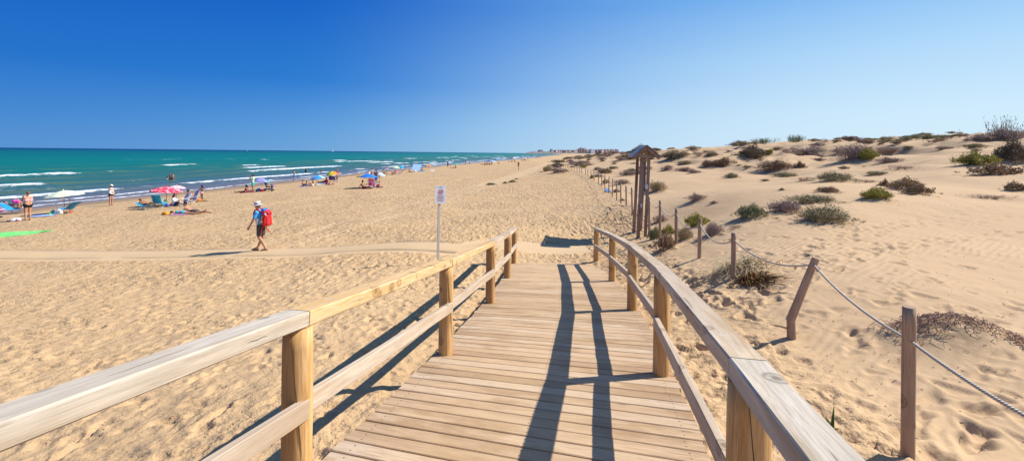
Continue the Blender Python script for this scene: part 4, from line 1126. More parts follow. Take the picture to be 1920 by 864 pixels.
def plant_mesh(kind, seed, dens=1.0, fine=1.0):
    r = np.random.default_rng(seed); n, m, ll, lw, fl, up = SPEC[kind]; n = int(n * dens); ll *= fine; lw *= fine
    V = []; Fc = []; R = []
    ang = r.random(n) * 2 * PI; rad = (r.random(n) ** .62) * (.84 if kind != 'twigs' else .7)
    lob = [r.random() * 6 for _ in range(4)]
    for i in range(n):
        a, q = ang[i], rad[i]
        if r.random() < .12 and not up and kind != 'twigs': q = .8 + .5 * r.random()
        edge = 1 + .24 * math.sin(2 * a + lob[0]) +   .18 * math.sin(3 * a + lob[1]) + .10 * math.sin(7 * a + lob[2])
        bx, by = q * math.cos(a) * edge, q * math.sin(a) * edge
        hgt = max(0, 1 - q * q) ** .60 * (.74 + .28 * math.sin(bx * 4 + lob[2]) * math.sin(by * 4 + lob[3])) * (.55 + .5 * r.random())
        if kind == 'reeds': hgt = .35 + .65 * r.random()
        if kind == 'wisps': hgt = .25 + .75 * r.random() ** 2
        if kind == 'twigs': hgt *= .8
        tilt = .14
        tip = np.array([bx + (bx * tilt + .18 * (r.random() - .5)), by + (by * tilt + .18 * (r.random() - .5)), max(.06, hgt)])
        b0 = np.array([bx * .93, by * .93, -.25]); mid = (b0 + tip) / 2 + np.array([.05 * (r.random() - .5), .05 * (r.random() - .5), .06])
        tone = .25 + .5 * r.random(); sd = np.array([math.cos(a + 1.57), math.sin(a + 1.57), 0]) * (.009 if not up == 1 else .010)
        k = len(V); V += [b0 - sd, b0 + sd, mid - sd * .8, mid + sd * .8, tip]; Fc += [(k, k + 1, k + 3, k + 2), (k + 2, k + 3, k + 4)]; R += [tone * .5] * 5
        for j in range(m):
            t = .35 + .65 * r.random(); p = b0 + (mid - b0) * min(1, 2 * t) if t < .5 else mid + (tip - mid) * (2 * t - 1)
            p = p + (r.random(3) - .5) * .09
            p[2] = max(p[2], .0)
            d = r.standard_normal(3); d[2] = abs(d[2]) * (.9 if not up else (1.6 if up < 1 else 6)) + .1; d /= np.linalg.norm(d)
            w = np.cross(d, r.standard_normal(3)); w /= np.linalg.norm(w) + 1e-6
            L_ = ll * (.5 + .9 * r.random()); W_ = lw * (.6 + .8 * r.random())
            k = len(V); V += [p - w * W_ * .3, p + d * L_ * .5 - w * W_, p + d * L_, p + d * L_ * .5 + w * W_]; Fc += [(k, k + 1, k + 2, k + 3)]
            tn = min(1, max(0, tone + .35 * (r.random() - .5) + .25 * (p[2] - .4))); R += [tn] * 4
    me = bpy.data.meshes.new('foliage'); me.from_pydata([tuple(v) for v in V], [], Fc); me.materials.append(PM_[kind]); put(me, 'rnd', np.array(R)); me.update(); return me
PROT = {k: [plant_mesh(k, s + hash_) for s in (1, 2, 3)] for hash_, k in enumerate(PC)}
PROTF = {k: [plant_mesh(k, s + 50 + h, .5, 1.7) for s in (1, 2)] for h, k in enumerate(PC)}
rq = random.Random(21)
PN = {'purple': 'shrub', 'russet': 'shrub', 'olive': 'shrub', 'dark': 'shrub', 'yellow': 'shrub', 'green': 'shrub', 'leafy': 'leafy_shrub', 'twigs': 'brushwood', 'dry': 'grass_tuft', 'reeds': 'reed_clump', 'wisps': 'dry_stalks'}
CT = {'leafy_shrub': 'shrub', 'brushwood': 'brushwood', 'grass_tuft': 'grass tuft', 'shrub': 'shrub', 'reed_clump': 'reeds', 'dry_stalks': 'dry stalks'}
def plant(kind, x, y, W, D, Hh, label, group=None, far=False):
    me = rq.choice((PROTF if far else PROT)[kind])
    o = bpy.data.objects.new(PN[kind], me); COL.objects.link(o)
    o.location = (x, y, gz(x, y) - .02 * Hh); o.scale = (W, D, Hh * 1.12); 
    o.rotation_euler = (0, 0, rq.choice([0, PI]) + .5 * (rq.random() - .5))
    return setp(o, label, CT[PN[kind]], group)
for k, x, y, W, Hh, lab, hp, D in PLPOS:
    plant(k, x, y, W, D, Hh * (1 - .35 * hp), lab, None, W * F / y < 9 and k not in ('reeds', 'wisps'))
for X, Y, s, k in FAR:
    plant(k, X, Y, s, s * .9, s * (.42 + .2 * rq.random()), 'small scrub tuft among many on the distant dunes between rope fence and skyline', 'scrub on the distant dunes', True)
for X, Y, s, k in MID:
    plant(k, X, Y, s, s * .8, s * (.38 + .2 * rq.random()), 'very small dry tuft scattered on the bare dune slopes', 'tiny tufts on the dune slopes', True)

def twig_mound():
    """the dead creeping roots and twigs on the small mound by the nearest fence post"""
    c = MOUND; r = random.Random(31); V = MB()
    rn = []
    for i in range(270):
        # a band along the crest of the mound, thick in the middle
        t = r.random(); u = -0.62 + 1.25 * t; v = .10 * math.sin(t * 4) + .13 * r.gauss(0, 1) * (1.1 - t * .5) + .06
        if t > .8: u += .0; v -= .25 * (t - .8) * 5 * .6
        x, y = c.x + u * .95, c.y + v
        a = r.random() * 6.3; L_ = .05 + .14 * r.random(); pts = []
        for k in range(4):
            xx = x + math.cos(a) * L_ * k / 3 + .012 * r.gauss(0, 1); yy = y + math.sin(a) * L_ * k / 3 + .012 * r.gauss(0, 1)
            zz = gz(xx, yy) + .01 + .05 * r.random() * math.sin(PI * k / 3 + .3) + .02 * (k in (1, 2))
            pts.append((xx - c.x, yy - c.y, zz - c.z))
        n0 = len(V.v); V.tube(pts, [.004, .0035, .003, .0015], 4, False); rn += [.45 + .55 * r.random()] * (len(V.v) - n0)
    o = V.build('brushwood', PM_['twigs']); put(o.data, 'rnd', np.array(rn)); o.location = c
    setp(o, 'tangle of dead brown twigs over a sand mound right of the nearest fence post', 'brushwood')
twig_mound()
def blades(name, c, n, spread, L_, mat, label, cat, seed, droop=.5, w=.004, dirx=0):
    r = random.Random(seed); vs = []; fs = []; rn = []
    for i in range(n):
        bx, by = r.gauss(0, spread), r.gauss(0, spread * .7); a = r.random() * 6.3; LL = L_ * (.5 + .8 * r.random()); tone = r.random()
        bz = gz(c.x + bx, c.y + by) - c.z - .01
        dx, dy = math.cos(a) + dirx, math.sin(a) - .3 * abs(dirx); st = .25 + .5 * r.random()
        pw = w * (.6 + .8 * r.random()); k0 = len(vs)
        for k in range(5):
            t = k / 4; h = LL * (t * (1 - droop * t * t)) * (1.0 - st * .5); q = LL * st * t * (1 + .5 * t)
            X, Y_ = bx + dx * q, by + dy * q
            Z_ = max(bz + h, gz(c.x + X, c.y + Y_) - c.z + .004)
            ww = pw * (1 - t * .85); vs += [(X - dy * ww, Y_ + dx * ww, Z_), (X + dy * ww, Y_ - dx * ww, Z_ + ww)]; rn += [tone, tone]
        for k in range(4): b_ = k0 + 2 * k; fs.append((b_, b_ + 1, b_ + 3, b_ + 2))
    o = mesh_obj(name, vs, fs, mat); put(o.data, 'rnd', np.array(rn)); o.location = c; return setp(o, label, cat)
blades('grass_tuft', DRYG, 420, .24, .34, PM_['dry'], 'sprawling straw coloured grass on the sand bank behind the right handrail', 'grass tuft', 1, .9, .005, -.3)
blades('leafy_shrub', P(1408, 530), 260, .13, .26, leaf_mat('rust_blades', [(.16, .07, .03), (.34, .15, .06), (.24, .24, .06)]), 'rusty trailing plant with a few green tips spilling down the bank', 'plant', 2, 1.1, .009, .9)
blades('grass_tuft', P(1428, 540), 60, .07, .14, PM_['leafy'], 'small reddish tuft at the bottom of the rusty trailing plant', 'grass tuft', 5, 1.0, .008, .4)
blades('sprout', P(1562, 804), 5, .008, .17, leaf_mat('sprout_green', [(.07, .12, .02), (.14, .18, .04), (.25, .22, .07)]), 'single green upright sprout on bare sand beside the near right handrail', 'sprout', 9, .15, .012)
blades('sprout', P(1597, 806), 4, .012, .07, PM_['green'], 'flat wilted green leaf lying right of the upright sprout', 'sprout', 12, 1.2, .012)
blades('grass_tuft', P(1690, 617), 16, .02, .15, PM_['twigs'], 'small dead twig tuft left of the nearest fence post', 'grass tuft', 22, .8, .003, -1)
blades('grass_tuft', P(1622, 645), 14, .012, .09, PM_['twigs'], 'tiny dead twig tuft between the leaning post and the nearest fence post', 'grass tuft', 23, .8, .003)
def litter():
    r = random.Random(77); mb = MB(); rn = []
    o0 = P(1700, 700)
    for i in range(420):
        x = 1230 + 690 * r.random(); y = 470 + 390 * r.random() ** 1.2
        p = P(x, y)
        if p.x < 1.9 + .1 * p.y or p.y > 14: continue
        a = r.random() * 6.3; L_ = .012 + .05 * r.random() ** 2; q = p + Vector((0, 0, .003)) - o0
        e = q + Vector((math.cos(a) * L_, math.sin(a) * L_, .004))
        e.z = gz(e.x + o0.x, e.y + o0.y) + .004 - o0.z
        n0 = len(mb.v); mb.tube([q, q.lerp(e, .5) + Vector((0, 0, .004)), e], [.0035, .003, .002], 4); rn += [r.random() * .6] * (len(mb.v) - n0)
    for i in range(260):
        x = 60 + 800 * r.random(); y = 560 + 300 * r.random(); p = P(x, y)
        if p.x > -1.4 and p.y < 13: continue
        a = r.random() * 6.3; L_ = .01 + .03 * r.random(); q = p + Vector((0, 0, .003)) - o0; e = q + Vector((math.cos(a) * L_, math.sin(a) * L_, .004))
        n0 = len(mb.v); mb.tube([q, e], [.004, .002], 4); rn += [r.random() * .5] * (len(mb.v) - n0)
    o = mb.build('litter', PM_['twigs']); put(o.data, 'rnd', np.array(rn)); o.location = o0
    setp(o, 'crumbs of dead twig and leaf strewn over the sand', 'litter', None, 'stuff')
litter()
# ================================================================== PEOPLE
V3 = Vector
SK = {k: simple('skin_' + k, c, rough=.55, var=.06, scale=9) for k, c in
      {'fair': (.62, .36, .25), 'tan': (.47, .24, .14), 'brown': (.30, .145, .085), 'dark': (.17, .085, .055)}.items()}
HR = {k: simple('hair_' + k, c, rough=.6, var=.25, scale=40) for k, c in {'black': (.02, .015, .012), 'brown': (.07, .035, .018), 'auburn': (.20, .08, .03), 'grey': (.35, .33, .3)}.items()}
CC = {'black': (.015, .015, .02), 'pink': (.80, .08, .35), 'white': (.80, .80, .80), 'palepink': (.75, .40, .42), 'green': (.02, .50, .38), 'lime': (.55, .70, .45), 'navy': (.03, .06, .22),
      'blue': (.03, .20, .62), 'cyan': (.06, .36, .74), 'turq': (.02, .38, .52), 'red': (.70, .03, .03), 'maroon': (.28, .02, .05), 'purple': (.12, .06, .35), 'grey': (.14, .15, .18), 'charcoal': (.085, .065, .065),
      'orange': (.80, .22, .03), 'yellow': (.80, .52, .04), 'sand': (.55, .42, .28), 'palegreen': (.62, .74, .48), 'teal': (.02, .22, .35)}
def cl(c): return cm('cloth_' + c, CC[c], rough=.8, var=.10, scale=14)

def pose(kind):
    """joints of a 1.70 m figure; +y is forward, +x its right"""
    J = {}
    def arms(el, er, wl, wr): J['elL'], J['elR'], J['waL'], J['waR'] = map(V3, (el, er, wl, wr))
    def legs(hipz, kl, kr, al, ar, hy=0, tl=None, tr=None, hx=.085):
        J['hiL'], J['hiR'] = V3((-hx, hy, hipz)), V3((hx, hy, hipz)); J['knL'], J['knR'], J['anL'], J['anR'] = map(V3, (kl, kr, al, ar))
        J['toL'] = V3(tl) if tl else J['anL'] + V3((-.02, .15, -.045)); J['toR'] = V3(tr) if tr else J['anR'] + V3((.02, .15, -.045))
    def torso(pel, waist, chest, neck, head, sx=.17, sd=None):
        J['pel'], J['wst'], J['che'], J['nec'], J['hea'] = map(V3, (pel, waist, chest, neck, head))
        s = V3(sd) if sd else V3((sx, 0, 0)); J['shL'] = J['che'] - s + (J['nec'] - J['che']) * .45; J['shR'] = J['che'] + s + (J['nec'] - J['che']) * .45
    if kind in ('stand', 'akimbo', 'phone', 'point', 'walk', 'hug', 'wade'):
        torso((0, 0, .93), (0, .0, 1.08), (0, -.01, 1.28), (0, 0, 1.45), (0, .02, 1.585))
        legs(.89, (-.10, .02, .48), (.10, .03, .48), (-.11, -.02, .075), (.11, -.01, .075))
        arms((-.235, -.03, 1.12), (.235, -.03, 1.12), (-.25, .05, .87), (.25, .05, .87))
        if kind == 'akimbo': arms((-.33, -.10, 1.13), (.33, -.10, 1.13), (-.17, .04, .98), (.17, .04, .98))
        if kind == 'phone': arms((-.20, .16, 1.18), (.20, .16, 1.18), (-.07, .27, 1.42), (.07, .27, 1.42))
        if kind == 'point': arms((-.22, .0, 1.13), (.24, .22, 1.30), (-.19, .13, .93), (.22, .48, 1.27))
        if kind == 'hug': arms((-.20, .12, 1.16), (.20, .12, 1.16), (-.05, .26, 1.20), (.05, .26, 1.22))
        if kind == 'walk':
            torso((0, 0, .91), (0, .015, 1.06), (0, .03, 1.27), (0, .065, 1.43), (0, .115, 1.565))
            legs(.88, (-.08, .16, .50), (.08, .10, .50), (-.08, .17, .09), (.08, -.27, .12), 0, (-.09, .33, .035), (.09, -.12, .035))
            arms((-.22, .08, 1.14), (.22, -.06, 1.13), (-.22, .33, .97), (.24, .06, .88))
    elif kind == 'backpacker':
        # mid-stride to the figure's front; front foot planted, rear heel on the ground behind
        torso((0, 0, .915), (0, .02, 1.06), (0, .045, 1.27), (0, .085, 1.43), (0, .125, 1.56), .185)
        legs(.88, (-.085, .145, .50), (.085, -.02, .49), (-.085, -.23, .085), (.085, .17, .085), 0, (-.10, -.06, .032), (.10, .34, .03))
        J['knL'] = V3((-.085, .02, .49))
        arms((-.245, .13, 1.11), (.24, .02, 1.13), (-.235, .27, .87), (.235, .16, .90))
    elif kind == 'bend':
        torso((0, -.18, .88), (0, -.02, .93), (0, .18, .80), (0, .33, .68), (0, .44, .58))
        legs(.84, (-.16, -.04, .48), (.16, -.02, .47), (-.22, -.12, .075), (.22, -.10, .075), -.16)
        arms((-.22, .32, .52), (.22, .32, .52), (-.17, .42, .28), (.17, .42, .28))
    elif kind == 'sit':        # on the sand, knees up, leaning on the arms behind
        torso((0, 0, .11), (0, -.04, .25), (0, -.07, .44), (0, -.05, .60), (0, -.02, .735))
        legs(.11, (-.14, .34, .42), (.14, .36, .40), (-.12, .60, .08), (.12, .62, .08), .04)
        arms((-.22, .08, .32), (.22, .08, .32), (-.13, .29, .37), (.13, .29, .37))
    elif kind == 'sitlong':    # legs stretched out, propped on one arm
        torso((0, 0, .11), (0, -.07, .24), (0, -.14, .42), (0, -.15, .58), (0, -.11, .715))
        legs(.10, (-.13, .42, .17), (.13, .42, .13), (-.11, .83, .07), (.11, .84, .07), .04, (-.12, .90, .19), (.12, .91, .19))
        arms((-.24, -.26, .30), (.24, -.26, .30), (-.22, -.34, .06), (.22, -.34, .06))
    elif kind == 'chair':
        torso((0, 0, .33), (0, -.04, .47), (0, -.09, .67), (0, -.08, .83), (0, -.05, .965))
        legs(.32, (-.12, .42, .36), (.12, .42, .36), (-.12, .50, -.03), (.12, .50, -.03), .02)
        J['anL'].z = J['anR'].z = .07; J['toL'] = J['anL'] + V3((-.02, .15, -.04)); J['toR'] = J['anR'] + V3((.02, .15, -.04))
        arms((-.24, .0, .47), (.24, .0, .47), (-.24, .24, .48), (.24, .24, .48))
    elif kind == 'recline':    # on a lounger
        torso((0, 0, .33), (0, -.13, .40), (0, -.30, .53), (0, -.43, .62), (0, -.52, .71))
        legs(.33, (-.13, .40, .52), (.13, .42, .44), (-.12, .80, .40), (.12, .82, .30), .04, (-.12, .87, .50), (.12, .90, .40))
        arms((-.23, -.12, .40), (.23, -.12, .40), (-.18, .12, .44), (.18, .12, .44))
    elif kind == 'prone':
        torso((0, 0, .12), (0, .14, .11), (0, .34, .12), (0, .50, .12), (0, .63, .12))
        legs(.11, (-.11, -.44, .07), (.11, -.44, .07), (-.12, -.85, .07), (.12, -.85, .07), -.04, (-.13, -1.0, .04), (.13, -1.0, .04))
        arms((-.30, .50, .06), (.30, .50, .06), (-.20, .72, .05), (.20, .72, .05))
    elif kind == 'elbows':
        torso((0, 0, .13), (0, .13, .15), (0, .30, .27), (0, .40, .42), (0, .47, .55))
        legs(.12, (-.11, -.44, .07), (.11, -.44, .07), (-.12, -.78, .17), (.12, -.85, .07), -.04, (-.12, -.86, .30), (.13, -1.0, .04))
        arms((-.20, .42, .05), (.20, .42, .05), (-.12, .66, .05), (.12, .66, .05))
    elif kind == 'crouch':
        torso((0, -.1, .30), (0, -.02, .42), (0, .06, .58), (0, .12, .73), (0, .17, .86))
        legs(.28, (-.16, .26, .45), (.16, .26, .45), (-.14, .02, .08), (.14, .02, .08), -.08)
        arms((-.22, .26, .42), (.22, .26, .42), (-.10, .42, .32), (.10, .42, .32))
    return J

def person(loc, yaw, kind, label, h=1.70, skin='tan', hair='black', top=None, bottom=None, girth=1.0, far=False, longhair=False, hat=None, group=None, bra=None, vest=None, vox=None, cap=None, hi=False, sh=None):
    J = pose(kind); g = girth
    t = empty('person', loc, yaw, label, 'person', group, h / 1.70)
    vox = vox or (.022 if far else .0125)
    B = MB(); seg = 8
    hip = (J['hiL'] + J['hiR']) / 2; up = (J['che'] - J['wst']).normalized(); side = (J['shR'] - J['shL']).normalized(); fw = up.cross(side); 
    fw = -fw if fw.dot(J['toL'] - J['anL'] + J['toR'] - J['anR']) < 0 and kind not in ('prone', 'elbows') else fw
    fem = sh == 'f'
    for s in (-1, 1):
        B.caps(J['che'] + side * .065 * s * g, J['wst'] + side * .045 * s * g, .100 * g, .088 * g, seg)
        B.caps(J['wst'] + side * .045 * s * g, J['pel'] + side * .06 * s * g, .09 * g, (.108 if fem else .098) * g, seg)
    B.caps(J['shL'], J['shR'], .058 * g ** .5, .058 * g ** .5, seg); B.caps(J['che'] + up * .05, J['nec'], .075, .050, seg); B.caps(J['nec'] - up * .02, J['hea'] - up * .02, .052, .055, seg)
    for S in 'LR':
        B.caps(J['sh' + S], J['el' + S], .050 * g ** .5, .038, seg); 
        m_ = J['el' + S].lerp(J['wa' + S], .35); B.caps(J['el' + S], m_, .038, .037, seg); B.caps(m_, J['wa' + S], .037, .025, seg)
        B.caps(J['hi' + S], J['kn' + S], .088 * g, .055 * g ** .4, seg)
        c_ = J['kn' + S].lerp(J['an' + S], .32); back = (J['an' + S] - J['to' + S]).normalized() * .012
        B.caps(J['kn' + S], c_ + back, .053, .055 * g ** .3, seg); B.caps(c_ + back, J['an' + S], .055 * g ** .3, .034, seg)
        heel = J['an' + S] + (J['an' + S] - J['to' + S]) * .25; heel.z = max(heel.z - .03, .028) if J['to' + S].z < .1 else heel.z
        B.caps(heel, J['to' + S] - (J['to' + S] - J['an' + S]) * .1, .032, .030, seg); B.caps(J['an' + S], J['to' + S], .034, .022, seg)
        # hand: palm, four unequal fingers, thumb leaving the side of the palm
        d = (J['wa' + S] - J['el' + S]).normalized(); hs = -1 if S == 'L' else 1
        inn = -side * hs; lat = d.cross(inn).normalized(); 
        if lat.length < .1: lat = V3((0, 1, 0))
        pal = J['wa' + S] + d * .05; fr = .0085 if hi else .0105
        for q in (-1, 0, 1): B.caps(J['wa' + S] + lat * .012 * q, pal + lat * .024 * q + d * .03, .018, .015, 6)
        for q, LL in ((-1.5, .066), (-.5, .078), (.5, .074), (1.5, .058)):
            k0 = pal + lat * .0185 * q * (1.15) + d * .035; k1 = k0 + (d + inn * .25).normalized() * LL * .5; k2 = k1 + (d * .8 + inn * .65).normalized() * LL * .5
            B.caps(k0, k1, fr, fr * .95, 6); B.caps(k1, k2, fr * .95, fr * .8, 6)
        tb = J['wa' + S] + d * .035 - lat * .026 if (d.cross(inn)).dot(fw) < 0 else J['wa' + S] + d * .035 + lat * .026
        td = (tb - (J['wa' + S] + d * .035)).normalized()
        B.caps(tb, tb + (d * .7 + td * .6 + inn * .2).normalized() * .055, .0135, .010, 6)
    # head
    hc = J['hea']; hu = (J['hea'] - J['nec']).normalized(); 
    if kind in ('prone',): hu = V3((0, 1, 0)); hf = V3((.8, 0, -.35)).normalized()
    elif kind == 'elbows': hu = V3((0, .35, .93)).normalized(); hf = V3((0, .93, -.35))
    elif kind == 'bend': hf = V3((0, -.2, -1)).normalized()
    else: hf = V3((0, 1, -.12)).normalized()
    hx = hu.cross(hf).normalized(); hf = hx.cross(hu).normalized(); R = Matrix((-hx, hf, hu)).transposed()
    def hp(x, y, z): return hc + R @ V3((x, y, z))
    B.ball(hc + R @ V3((0, -.008, .022)), (.074, .094, .093), 12, 9, R); B.ball(hp(0, .022, -.045), (.055, .064, .068), 10, 7, R); B.caps(hp(0, .08, -.088), hp(0, .055, -.10), .022, .026, 6)
    B.caps(hp(0, .088, .012), hp(0, .104, -.022), .009, .014, 6)
    for s in (-1, 1): B.ball(hp(.076 * s, -.008, -.008), (.010, .020, .030), 6, 5, R)
    if (sh == 'f' or bra) and kind != 'prone':
        for s in (-1, 1): B.ball(J['che'] + side * .075 * s + fw * .075 - up * .04, .055, 8, 6)
    if g > 1.1: B.ball(J['wst'] + fw * .05, (.13 * g, .11 * g, .12), 10, 7)
    body = blob(B, 'body', SK[skin], t, vox, 1 if hi else 2)
    if not far:
        for s in (-1, 1): MB().ball(hp(.03 * s, .084, .012), (.012, .006, .007), 8, 5, R).build('eye', cm('eye', (.03, .02, .02), rough=.2), t, True)
        MB().ball(hp(0, .092, -.052), (.024, .006, .006), 8, 5, R).build('mouth', cm('mouth', (.38, .10, .09)), t, True)
    if hair:
        M = MB(); M.ball(hp(0, -.022, .042), (.084, .098, .088), 12, 9, R)
        if longhair:
            M.caps(hp(0, -.07, .02), hp(0, -.10, -.14), .07, .055, 8); M.caps(hp(0, -.10, -.12), hp(.02, -.11, -.24), .055, .025, 8)
            for s in (-1, 1): M.caps(hp(.06 * s, -.03, .03), hp(.075 * s, -.06, -.12), .03, .03, 6)
        else: M.caps(hp(0, -.06, .03), hp(0, -.07, -.04), .058, .045, 8)
        if longhair == 2: M.ball(hp(0, -.06, .14), .045, 8, 6)
        blob(M, 'hair', HR[hair], t, vox * .9, 2)
    def cap_(a, b, ra, rb, add=.012): return (J[a] if isinstance(a, str) else a, J[b] if isinstance(b, str) else b, ra + add, rb + add)
    if bottom:
        style, col = bottom; M = MB(); a = .014
        for s in (-1, 1):
            lo = J['pel'].lerp(J['wst'], .35 if style != 'brief' else .12)
            M.caps(lo + side * .055 * s * g, J['pel'] + side * .062 * s * g, .097 * g, (.109 if fem else .10) * g + a, seg)
        for S in 'LR':
            f_ = {'brief': .14, 'shorts': .50, 'long': .74}[style]
            e = J['hi' + S].lerp(J['kn' + S], f_)
            M.caps(J['hi' + S], e, .09 * g + a, (.088 + (.055 - .088) * f_) * g + a + (.012 if style != 'brief' else 0), seg)
        blob(M, 'swim_briefs' if style == 'brief' else 'shorts', cl(col), t, vox * .95, 2)
    if top:
        M = MB(); a = .014
        for s in (-1, 1):
            M.caps(J['che'] + side * .065 * s * g, J['wst'] + side * .045 * s * g, .100 * g + a, .092 * g + a, seg); M.caps(J['wst'] + side * .045 * s * g, J['pel'] + side * .06 * s * g + up * .03, .092 * g + a, .102 * g + a, seg)
        M.caps(J['shL'], J['shR'], .060 + a, .060 + a, seg); M.caps(J['che'] + up * .08, J['nec'].lerp(J['che'], .15), .07 + a, .050 + a, seg)
        for S in 'LR': M.caps(J['sh' + S], J['sh' + S].lerp(J['el' + S], .68), .052 + a, .046 + a, seg)
        blob(M, 'shirt', cl(top), t, vox * .95, 2)
    if bra:
        M = MB()
        for s in (-1, 1):
            M.caps(J['che'] + side * .068 * s * g - up * .075, J['che'] + side * .068 * s * g - up * .05, .106 * g, .108 * g, seg)
            M.ball(J['che'] + side * .075 * s + fw * .08 - up * .04, .058, 8, 6)
            if vest: M.caps(J['che'] + side * .05 * s * g, J['pel'] + side * .06 * s * g, .112 * g, .112 * g, seg)
        blob(M, 'swim_top', cl(bra), t, vox * .9, 1)
    if cap:
        M = MB(); M.ball(hp(0, -.012, .055), (.088, .102, .080), 12, 8, R); M.caps(hp(-.035, .09, .045), hp(-.03, .15, .03), .012, .008, 6); M.caps(hp(.035, .09, .045), hp(.03, .15, .03), .012, .008, 6); M.caps(hp(0, .09, .05), hp(0, .16, .03), .014, .008, 6)
        blob(M, 'cap', cl(cap), t, .012, 1)
    t['_R'] = 0; del t['_R']
    return t, J, R, hp
def tall(px, base, top, z=None):
    p = P(px, base); return p, (base - top) * p.y / F

LEFT, RIGHT, AWAY, TOWARD = PI / 2, -PI / 2, 0.0, PI
# ------------------------------------------------------------------ the walker with the red backpack
wp = P(489, 470)
wk, J, R, hp = person(wp, LEFT, 'backpacker', 'person in white hat, light blue shirt and dark shorts walking along the path', 1.66, 'tan', 'grey', top='cyan', bottom=('long', 'charcoal'), hi=True, vox=.0062)
hc = J['hea']
M = MB(); RR = R @ Matrix.Rotation(.10, 3, 'X')
M.lathe([(.150, .030), (.165, .024), (.162, .018), (.098, .046), (.096, .062), (.100, .060), (.098, .10), (.086, .142), (.060, .152), (.040, .142), (.0, .138)], 28, hc + R @ V3((0, -.005, .005)), RR, .92, 1.08)
hat = M.build('hat', cm('cloth_hatwhite', (.80, .80, .80), rough=.8, var=.03), wk, True)
MB().lathe([(.1000, .062), (.1015, .063), (.1005, .086), (.0990, .087)], 28, hc + R @ V3((0, -.005, .005)), RR, .93, 1.09).build('hat_band', cm('cloth_band', (.02, .025, .05)), hat, True)
for S in 'LR':
    M = MB(); a, b = J['an' + S], J['to' + S]; d = (b - a); d.z = 0; d.normalize()
    c0 = a - d * .06; c1 = b + d * .03; c0.z = max(.012, b.z - .022); c1.z = c0.z
    M.caps(c0, c1, .012, .012, 8)
    for s in (-.026, .026): M.caps(c0 + V3((s, 0, 0)), c1 + V3((s * 1.1, 0, 0)), .012, .012, 8)
    M.tube([c1 - d * .05 + V3((0, 0, .01)), c1 - d * .07 + V3((0, 0, .05)), c1 - d * .13 + V3((.045, 0, .02))], .007, 6); M.tube([c1 - d * .07 + V3((0, 0, .05)), c1 - d * .13 + V3((-.045, 0, .02))], .007, 6)
    blob(M, 'sandal', cl('black'), wk, .006, 1)
bk = empty('backpack', wp, LEFT, 'red and blue hiking backpack worn by the person in the white hat', 'backpack', None, 1.66 / 1.70)
M = MB(); by = .03
for s in (-1, 1): M.caps((.075 * s, by - .20, 1.33), (.08 * s, by - .21, .98), .10, .115, 10); M.caps((.075 * s, by - .27, 1.26), (.075 * s, by - .28, .96), .07, .09, 10)
blob(M, 'pack_body', cl('red'), bk, .012, 3)
M = MB()
for s in (-1, 1): M.caps((.07 * s, by - .13, 1.42), (.08 * s, by - .11, .98), .06, .062, 10); M.caps((.07 * s, by - .17, 1.42), (.07 * s, by - .20, 1.38), .07, .08, 10)
blob(M, 'back_panel', cl('blue'), bk, .012, 3)
M = MB()
for s in (-1, 1): M.caps((.07 * s, by - .23, 1.375), (.07 * s, by - .33, 1.31), .075, .05, 10)
blob(M, 'lid', cm('cloth_redlid', (.62, .04, .05)), bk, .012, 3)
M = MB(); M.caps((-.17, by - .24, 1.30), (-.17, by - .30, 1.24), .03, .02, 8); M.caps((.17, by - .24, 1.30), (.17, by - .30, 1.24), .03, .02, 8); M.caps((-.15, by - .25, 1.31), (.15, by - .25, 1.31), .025, .025, 8); blob(M, 'lid_strip', cm('cloth_lidgrey', (.35, .36, .45)), bk, .010, 1)
for s in (-1, 1):
    M = MB(); M.tube([(.12 * s, by - .10, 1.36), (.13 * s, by + .02, 1.455), (.125 * s, by + .12, 1.42), (.12 * s, by + .17, 1.32), (.13 * s, by + .15, 1.18), (.15 * s, by + .05, 1.06), (.15 * s, by - .06, 1.03)], [.022, .026, .026, .024, .018, .014, .012], 8)
    M.build('shoulder_strap', cl('red'), bk, True)
    M = MB(); M.tube([(.13 * s, by - .17, .88), (.15 * s, by - .13, .78), (.14 * s, by - (.12 if s < 0 else .26), .62)], [.022, .02, .017], 6); M.build('hanging_strap', cl('red'), bk, True)
M = MB(); M.lathe([(.058, 0), (.062, .01), (.055, .02), (.045, .03)], 16, (-.205, by - .13, 1.035), Matrix.Rotation(-PI / 2, 3, 'Y')); tg = M.build('round_tag', cm('tag_olive', (.20, .20, .10)), bk, True)
MB().lathe([(.040, .031), (.036, .034)], 16, (-.205, by - .13, 1.035), Matrix.Rotation(-PI / 2, 3, 'Y')).build('tag_face', cm('tag_face', (.42, .36, .28)), tg)
MB().tube([(-.19, by - .15, 1.10), (-.18, by - .16, 1.24)], .012, 6).build('tag_cord', cl('yellow'), bk)
# the white shirt front showing below the strap
M = MB(); M.caps((-.09, .06, 1.12), (-.08, .05, .98), .085, .092, 8); M.caps((.09, .06, 1.12), (.08, .05, .98), .085, .092, 8); blob(M, 'shirt_tail', cl('white'), wk, .010, 2)

def folk(px, base, hpx, yaw, kind, label, skin='tan', hair='black', hh=None, **kw):
    """one figure standing on the beach where the photo has it"""
    sea_ = kw.pop('sea', None); hide = kw.pop('deep', 0)
    p = P(px, base, sea=bool(sea_)); s = p.y / F
    ph = {'sit': .83, 'sitlong': .81, 'chair': 1.06, 'recline': .80, 'prone': .30, 'elbows': .66, 'crouch': .97, 'bend': 1.0}.get(kind, 1.715)
    h = hh or (hpx * s / ph * 1.70 if not hide else 1.7)
    h = min(max(h, 1.05), 1.95)
    if sea_: p.z = SEA_Z - hide
    return person(p, yaw, kind, label, h, skin, hair, far=(p.y > 62), **kw)
